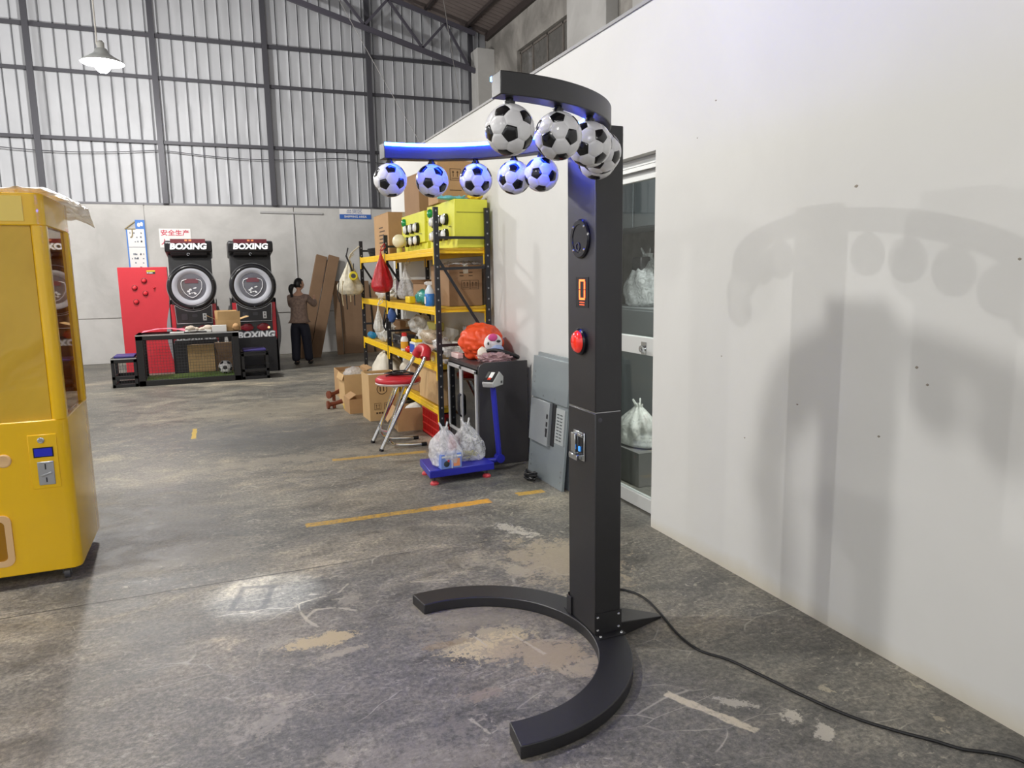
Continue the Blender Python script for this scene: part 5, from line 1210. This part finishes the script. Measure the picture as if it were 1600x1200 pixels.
# things on and behind the cage
carton('carton', 'open tan carton on the right end of the mesh cage', (.22, 12.42, H2), .34, .26, .17, .12, card_lt, open_=True, flaps=(1.2, 1.3, .5, .3), fl=.55)
tag(MB().box(-.02, .19, 12.16, 12.24, H2, H2+.10).build('white_carton', white, bevel=.003), 'small white carton in front of the open tan carton on the cage', 'box')
tag(MB().blob((.33, 12.25, H2+.06), .055, .05, .06, .2, 2, 3, 3, -.059).build('brown_bag', M('kraft_paper', rgb(190, 150, 104), .7), smooth=70), 'small brown paper bag at the right end of the cage', 'bag')
def shoe(x, rz_, lb):
    t = thing('sneaker', lb, 'shoe', (x, 12.28, H2), rz_, 'pair of sneakers on the cage')
    m_ = M('shoe_cloth', rgb(206, 192, 176), .7)
    MB().blob((0, 0, .025), .12, .045, .022, .08, 2, 1, 3, -.024).build('sole', white, t, smooth=60)
    MB().blob((-.03, 0, .055), .085, .042, .05, .15, 2, 2, 3).blob((.06, 0, .045), .055, .038, .03, .1, 2, 3, 3).build('upper', m_, t, smooth=70)
    MB().tube([(.0, -.03, .09), (.03, .03, .08), (.02, -.03, .075), (.05, .025, .068)], .005, 6).build('laces', white, t)
shoe(-.30, .5, 'pale sneaker on the cage, left of the pair'); shoe(-.105, -2.8, 'pale sneaker on the cage, right of the pair')
tag(MB().box(-.62, -.42, 12.2, 12.34, H2, H2+.014).build('paper', M('paper', rgb(230, 230, 226), .8)), 'white paper lying on the cage left of the sneakers', 'paper')
tag(MB().box(-.10, -.03, 12.16, 12.22, H2, H2+.035).build('small_pack', M('paper', rgb(230, 230, 226), .8), bevel=.004), 'tiny white pack on the cage between sneakers and white carton', 'pack')
carton('carton', 'tan carton seen through the wire mesh of the cage', (-.21, 12.78, .10), .40, .10, .44, .02, card_lt)
carton('carton', 'brown carton behind the cage, right of the tan one', (.13, 12.86, .0), .26, .12, .55, 0, card_board)
# ------------------------------------------------------------------ signs on the back wall
sg = thing('safety_sign', 'white sheet sign with red Chinese lettering on the wall behind the left boxing machine', 'sign', (-.555, YB-.012, 2.40))
sw = M('sign_white', rgb(230, 228, 226), .5); sr = M('sign_red', rgb(200, 50, 80), .5)
MB().box(-.28, .28, 0, .008, -.20, .16).build('board', sw, sg)
text('lettering', '安全生产', .115, (0, -.003, .075), FRONT, sr, sg, .001, 0, .002, 1.12)
text('lettering', '人人有责', .115, (0, -.003, -.10), FRONT, sr, sg, .001, 0, .002, 1.12)
bs = thing('banner', 'narrow blue edged notice banner hung on the back wall above the red cabinet', 'banner', (-1.235, YB-.02, 0))
MB().box(-.155, .155, 0, .006, 1.75, 2.55).build('sheet', sw, bs)
bl = M('banner_blue', rgb(60, 120, 200), .5)
for x in (-.165, .143): MB().box(x, x+.022, -.003, .007, 1.75, 2.55).build('blue_edge', bl, bs)
MB().box(.0, .165, -.006, .006, 2.55, 2.72).build('blue_head', bl, bs)
MB().blob((.06, -.007, 2.63), .03, .002, .04, .3, 3, 1, 2).blob((.11, -.007, 2.64), .025, .002, .04, .3, 3, 2, 2).build('head_mark', white, bs)
MB().tube([(-.18, -.006, 2.55), (.0, -.006, 2.69)], .010, 6).tube([(-.18, -.006, 2.55), (.0, -.006, 2.55)], .010, 6).build('hook_bracket', M('brass_rod', rgb(150, 136, 96), .5), bs)
MB().tube(spline([(-.06, -.008, 2.55), (-.06, -.01, 2.46), (-.075, -.01, 2.40), (-.10, -.01, 2.40)], 4), .010, 6).build('hook', M('brass_rod', rgb(150, 136, 96), .5), bs)
MB().box(-.14, .14, -.002, 0, 2.205, 2.215).build('fold_line', M('fold_grey', rgb(120, 126, 136), .6), bs)
b = MB(); rn = random.Random(2)
for k in range(26):
    x = rn.uniform(-.11, .10); z = rn.choice((1.82, 1.9, 1.98, 2.06, 2.3, 2.38, 2.46)); b.box(x, x+rn.uniform(.01, .03), -.002, 0, z, z+rn.uniform(.015, .04))
b.build('smudged_print', M('fold_grey', rgb(120, 126, 136), .6), bs)
ss = thing('area_sign', 'white and blue sign reading SHIPPING AREA high on the back wall', 'sign', (2.955, YB-.012, 2.885))
MB().box(-.33, .33, 0, .008, .0, .115).build('white_board', sw, ss)
MB().box(-.33, .33, 0, .008, -.095, -.0).build('blue_board', M('sign_blue', rgb(52, 100, 180), .5), ss)
text('lettering', '出货区', .095, (-.02, -.003, .055), FRONT, M('sign_grey_letter', rgb(130, 140, 170), .5), ss, .001, 0, .001, 1.2)
text('lettering', 'SHIPPING AREA', .062, (0, -.003, -.05), FRONT, sw, ss, .001, 0, .001, 1.1)

# ------------------------------------------------------------------ cardboard leaning on the back wall
def leaner(name, label, foot, top, w_, d_, m=card_board, dots=()):
    """a long flat cardboard pack: foot and top are the middles of its lower and upper edge"""
    a, c = Vector(foot), Vector(top); up = (c-a); L_ = up.length; up.normalize()
    n_ = Vector((0, 1, 0)); n_ = (n_-up*n_.dot(up)).normalized(); s_ = up.cross(n_)*-1; s_ = n_.cross(up)*-1
    Mx = Matrix((s_, n_, up)).transposed().to_4x4(); Mx.translation = a
    o = thing(name, label, 'box', (0, 0, 0))
    MB().box(-w_/2, w_/2, 0, d_, 0, L_, 0, Mx).build('body', m, o, bevel=.006)
    for (u, v) in dots:
        MB().lathe([(.014, -.002), (.012, -.005), (0, -.006)], 12, mat=Mx @ Matrix.Translation((u*w_, 0, v*L_)) @ Matrix.Rotation(-PI/2, 4, 'X') @ Matrix.Scale(-1, 4, (0, 0, 1)) ).build('white_dot', white, o)
    return o
leaner('long_carton', 'long narrow brown carton leaning on the wall, the left one the woman holds', (1.60, 14.75, .0), (2.20, 15.66, 2.03), .222, .09, card_board, ((.1, .9), (.1, .38)))
leaner('long_carton', 'long narrow brown carton leaning on the wall, right of the one the woman holds', (1.84, 14.80, .0), (2.45, 15.66, 2.02), .222, .09, card_board, ((.0, .93), (.05, .6), (.1, .22), (.1, .16)))
leaner('flat_carton', 'wide flat brown carton leaning on the back wall behind the rack', (2.80, 15.20, .0), (2.83, 15.66, 1.50), .62, .05, card_board, ((-.3, .8),))
leaner('flat_carton', 'narrow upright brown carton left of the wide flat carton on the back wall', (2.40, 15.10, .0), (2.43, 15.56, 1.50), .12, .10, card_board)
leaner('flat_carton', 'second wide flat carton at the back wall, right of the first', (3.42, 15.30, .0), (3.43, 15.68, 1.45), .50, .05, card_dk)

# ------------------------------------------------------------------ woman
pn = thing('person', 'woman with a black ponytail in a brown patterned blouse and dark trousers, handling cartons', 'person', (1.46, 13.72, 0), -.42)
skin = M('skin', rgb(206, 160, 134), .55); hair = M('black_hair', rgb(18, 16, 18), .45, 0, .1, 30)
blouse = M('brown_blouse', rgb(142, 120, 108), .8, 0, .3, 22); trou = M('navy_trousers', rgb(24, 26, 42), .75); shoe_m = M('black_shoe', rgb(18, 18, 20), .5)
def skinned(name, joints, edges, radii, mat, parent, root=0, sub=2):
    me = bpy.data.meshes.new(name); me.from_pydata(joints, edges, []); o = bpy.data.objects.new(name+'_tmp', me); COL.objects.link(o)
    sk = o.modifiers.new('skin', 'SKIN'); sk.use_smooth_shade = True
    for v, r_ in zip(me.skin_vertices[0].data, radii): v.radius = r_ if isinstance(r_, tuple) else (r_, r_)
    me.skin_vertices[0].data[root].use_root = True
    ss_ = o.modifiers.new('sub', 'SUBSURF'); ss_.levels = ss_.render_levels = sub
    dg = bpy.context.evaluated_depsgraph_get(); m2_ = bpy.data.meshes.new_from_object(o.evaluated_get(dg)); bpy.data.objects.remove(o)
    m2_.name = name; m2_.materials.clear(); m2_.materials.append(mat); m2_.polygons.foreach_set('use_smooth', [True]*len(m2_.polygons))
    r_ = bpy.data.objects.new(name, m2_); COL.objects.link(r_); r_.parent = parent
    return r_
# joints of the figure (facing +Y, the thing is turned to the right): pelvis, spine, neck, legs, arms reaching forward and up
J = dict(pel=(0, 0, .80), wai=(0, .0, .93), che=(0, .02, 1.10), shc=(0, .03, 1.24), nek=(0, .04, 1.32), hdb=(.01, .06, 1.40),
         hL=(-.085, 0, .76), kL=(-.095, .03, .42), aL=(-.10, -.01, .07), tL=(-.11, .12, .03),
         hR=(.085, 0, .76), kR=(.10, .06, .42), aR=(.11, .10, .07), tR=(.12, .24, .03),
         sL=(-.155, .03, 1.225), eL=(-.20, .18, 1.06), wL=(-.10, .37, 1.13), pL=(-.075, .43, 1.15),
         sR=(.155, .03, 1.225), eR=(.23, .20, 1.08), wR=(.17, .42, 1.18), pR=(.155, .48, 1.20))
names = list(J); ix = {n_: i for i, n_ in enumerate(names)}
E_ = [('pel', 'wai'), ('wai', 'che'), ('che', 'shc'), ('shc', 'nek'), ('nek', 'hdb'), ('pel', 'hL'), ('hL', 'kL'), ('kL', 'aL'), ('aL', 'tL'), ('pel', 'hR'), ('hR', 'kR'), ('kR', 'aR'), ('aR', 'tR'),
      ('shc', 'sL'), ('sL', 'eL'), ('eL', 'wL'), ('wL', 'pL'), ('shc', 'sR'), ('sR', 'eR'), ('eR', 'wR'), ('wR', 'pR')]
rad = dict(pel=.115, wai=.10, che=.115, shc=.09, nek=.045, hdb=.045, hL=.082, kL=.055, aL=.035, tL=.028, hR=.082, kR=.055, aR=.035, tR=.028, sL=.052, eL=.038, wL=.024, pL=.030, sR=.052, eR=.038, wR=.024, pR=.030)
body = skinned('body', [J[n_] for n_ in names], [(ix[a], ix[b_]) for a, b_ in E_], [rad[n_] for n_ in names], skin, pn)
# head, ears, nose and hands are grown into the body mesh
hdm = MB()
def headf(d):
    x, y, z = d; w_ = 1 - .22*max(0, -z)**1.5
    return Vector((.072*x*w_, .088*y*(1-.10*max(0, -z)), .105*z))
bm = bmesh.new(); bmesh.ops.create_icosphere(bm, subdivisions=4, radius=1)
HD = Vector((.012, .062, 1.46)); HR_ = Matrix.Rotation(-.75, 3, 'Z')
vs = []
for v in bm.verts:
    d = v.co.normalized(); p = headf(d)
    ny = max(0, d.y)
    p.y += .020*math.exp(-((d.x/.16)**2+((d.z+.12)/.18)**2))*(ny > .5)             # nose
    for ex in (-.36, .36): p.y -= .010*math.exp(-(((d.x-ex)/.16)**2+((d.z-.06)/.12)**2))*(ny > .4)   # eye sockets
    p.y += .006*math.exp(-((d.x/.25)**2+((d.z+.46)/.07)**2))*(ny > .4)               # lips
    vs.append(HD + HR_ @ p)
hdm.add(vs, [tuple(v.index for v in f_.verts) for f_ in bm.faces]); bm.free()
for sx in (-1, 1): hdm.blob(HD + HR_ @ Vector((sx*.074, -.005, -.012)), .010, .018, .028, .1, 2, 1, 2)
for (w_, pl_, s_) in (('wL', 'pL', 1), ('wR', 'pR', -1)):
    a, c = Vector(J[w_]), Vector(J[pl_]); d = (c-a).normalized(); up_ = Vector((0, 0, 1)); sd = d.cross(up_).normalized(); up_ = sd.cross(d)
    for k, (off, ln) in enumerate(((-.027, .058), (-.009, .070), (.009, .066), (.026, .052))):
        p0 = c+up_*off*-1; hdm.tube([p0, p0+d*ln*.45, p0+d*ln*.8+sd*.012*s_, p0+d*ln+sd*.028*s_], [.0095, .009, .008, .006], 8)
    p0 = a+d*.03+up_*.02; hdm.tube([p0, p0+up_*.03+d*.015, p0+up_*.045+d*.045], [.012, .010, .007], 8)
o = hdm.build('head_hands_tmp', skin, pn, smooth=70)
bmj = bmesh.new(); bmj.from_mesh(body.data); bmj.from_mesh(o.data); bmj.to_mesh(body.data); bmj.free(); bpy.data.objects.remove(o)
body.data.polygons.foreach_set('use_smooth', [True]*len(body.data.polygons))
eyem = M('eye_dark', rgb(24, 18, 16), .3)
for ex in (-.028, .028): MB().blob(HD + HR_ @ Vector((ex, .074, .008)), .011, .005, .006, 0, 1, 0, 2).build('eye', eyem, body, smooth=60)
MB().blob(HD + HR_ @ Vector((0, .078, -.050)), .020, .005, .006, .1, 2, 0, 2).build('mouth', M('lips', rgb(170, 90, 84), .5), body, smooth=60)
# hair: cap over skull and back of the neck, ponytail
hm = MB(); bm = bmesh.new(); bmesh.ops.create_icosphere(bm, subdivisions=4, radius=1); vs = []
for v in bm.verts:
    d = v.co.normalized(); p = headf(d)*1.10 + Vector((0, -.006, .006))
    if d.y > .25 and d.z < .55: p = headf(d)*.86 + Vector((0, -.012, 0))
    if d.z < -.55: p = headf(d)*.9+Vector((0, -.012, .01))
    vs.append(HD + HR_ @ (p*(1+.015*noise.noise(d*14))))
hm.add(vs, [tuple(v.index for v in f_.verts) for f_ in bm.faces]); bm.free()
hb = HD + HR_ @ Vector((0, -.10, -.02))
hm.tube(spline([hb, hb+Vector((-.03, -.05, -.01)), hb+Vector((-.045, -.06, -.07)), hb+Vector((-.04, -.05, -.15)), hb+Vector((-.035, -.04, -.20))], 5), [.024+.022*math.sin(PI*min(1, i/14))*(1 if i < 14 else .6) for i in range(21)], 12)
hm.build('hair', hair, pn, smooth=70)
tn = ['wai', 'che', 'shc', 'sL', 'eL', 'wL', 'sR', 'eR', 'wR', 'pel', 'nk']
T_ = {n_: J[n_] for n_ in tn if n_ in J}; T_['nk'] = (0, .036, 1.305); T_['pel'] = (0, 0, .78); T_['wL'] = tuple(Vector(J['eL']).lerp(Vector(J['wL']), .82)); T_['wR'] = tuple(Vector(J['eR']).lerp(Vector(J['wR']), .82))
tr_ = dict(pel=.172, wai=.158, che=.156, shc=.118, nk=.070, sL=.070, eL=.056, wL=.042, sR=.066, eR=.056, wR=.042); ti = {n_: i for i, n_ in enumerate(tn)}
skinned('blouse', [T_[n_] for n_ in tn], [(ti[a], ti[b_]) for a, b_ in (('pel', 'wai'), ('wai', 'che'), ('che', 'shc'), ('shc', 'nk'), ('shc', 'sL'), ('sL', 'eL'), ('eL', 'wL'), ('shc', 'sR'), ('sR', 'eR'), ('eR', 'wR'))], [tr_[n_] for n_ in tn], blouse, pn)
tn = ['w', 'pel', 'hL', 'kL', 'aL', 'hR', 'kR', 'aR']; tv = [(0, 0, .90), (0, 0, .80), J['hL'], J['kL'], (J['aL'][0], J['aL'][1], .05), J['hR'], J['kR'], (J['aR'][0], J['aR'][1], .05)]
skinned('trousers', tv, [(0, 1), (1, 2), (2, 3), (3, 4), (1, 5), (5, 6), (6, 7)], [.135, .150, .115, .090, .080, .115, .090, .080], trou, pn, 1)
for k in 'LR':
    a, c = Vector(J['a'+k]), Vector(J['t'+k]); m_ = a.lerp(c, .45)
    MB().blob((m_.x, m_.y, .036), .042, .115, .036, .06, 2, 1, 3, -.034).build('shoe', shoe_m, pn, smooth=60)

# ------------------------------------------------------------------ more goods on the rack
for k, (x, y, z, rx, ry, rz_, mm, lb) in enumerate((
    (2.28, 9.66, S3+.13, .10, .2, .13, clear, 'upright clear bag at the far end of the second rack shelf'),
    (2.25, 7.15, S2+.05, .10, .15, .05, clear, 'flat clear bag under the tan bundle on the third rack shelf'))):
    tag(MB().blob((x, y, z), rx, ry, rz_, .28, 3, 91+k, 3, -rz_*.98, 0, .4).build('plastic_bag', mm, smooth=75), lb, 'bag')
carton('carton', 'brown carton at the back of the third rack shelf in the far bay', (2.28, 9.20, S2), .20, .38, .26, 0, card_dk)
carton('carton', 'dark printed carton at the back of the second rack shelf in the far bay', (2.28, 8.95, S3), .20, .36, .24, 0, M('dark_printed_carton', rgb(70, 50, 60), .6), tape_on=False)
tag(MB().tube(spline([(1.90, 8.52, 1.22), (1.86, 8.50, 1.05), (1.88, 8.46, .96), (1.90, 8.50, 1.10), (1.87, 8.54, 1.0)], 6), .010, 6).build('hanging_strap', cab_m, smooth=60), 'black strap hanging at the middle front post between the second and third shelves', 'strap')
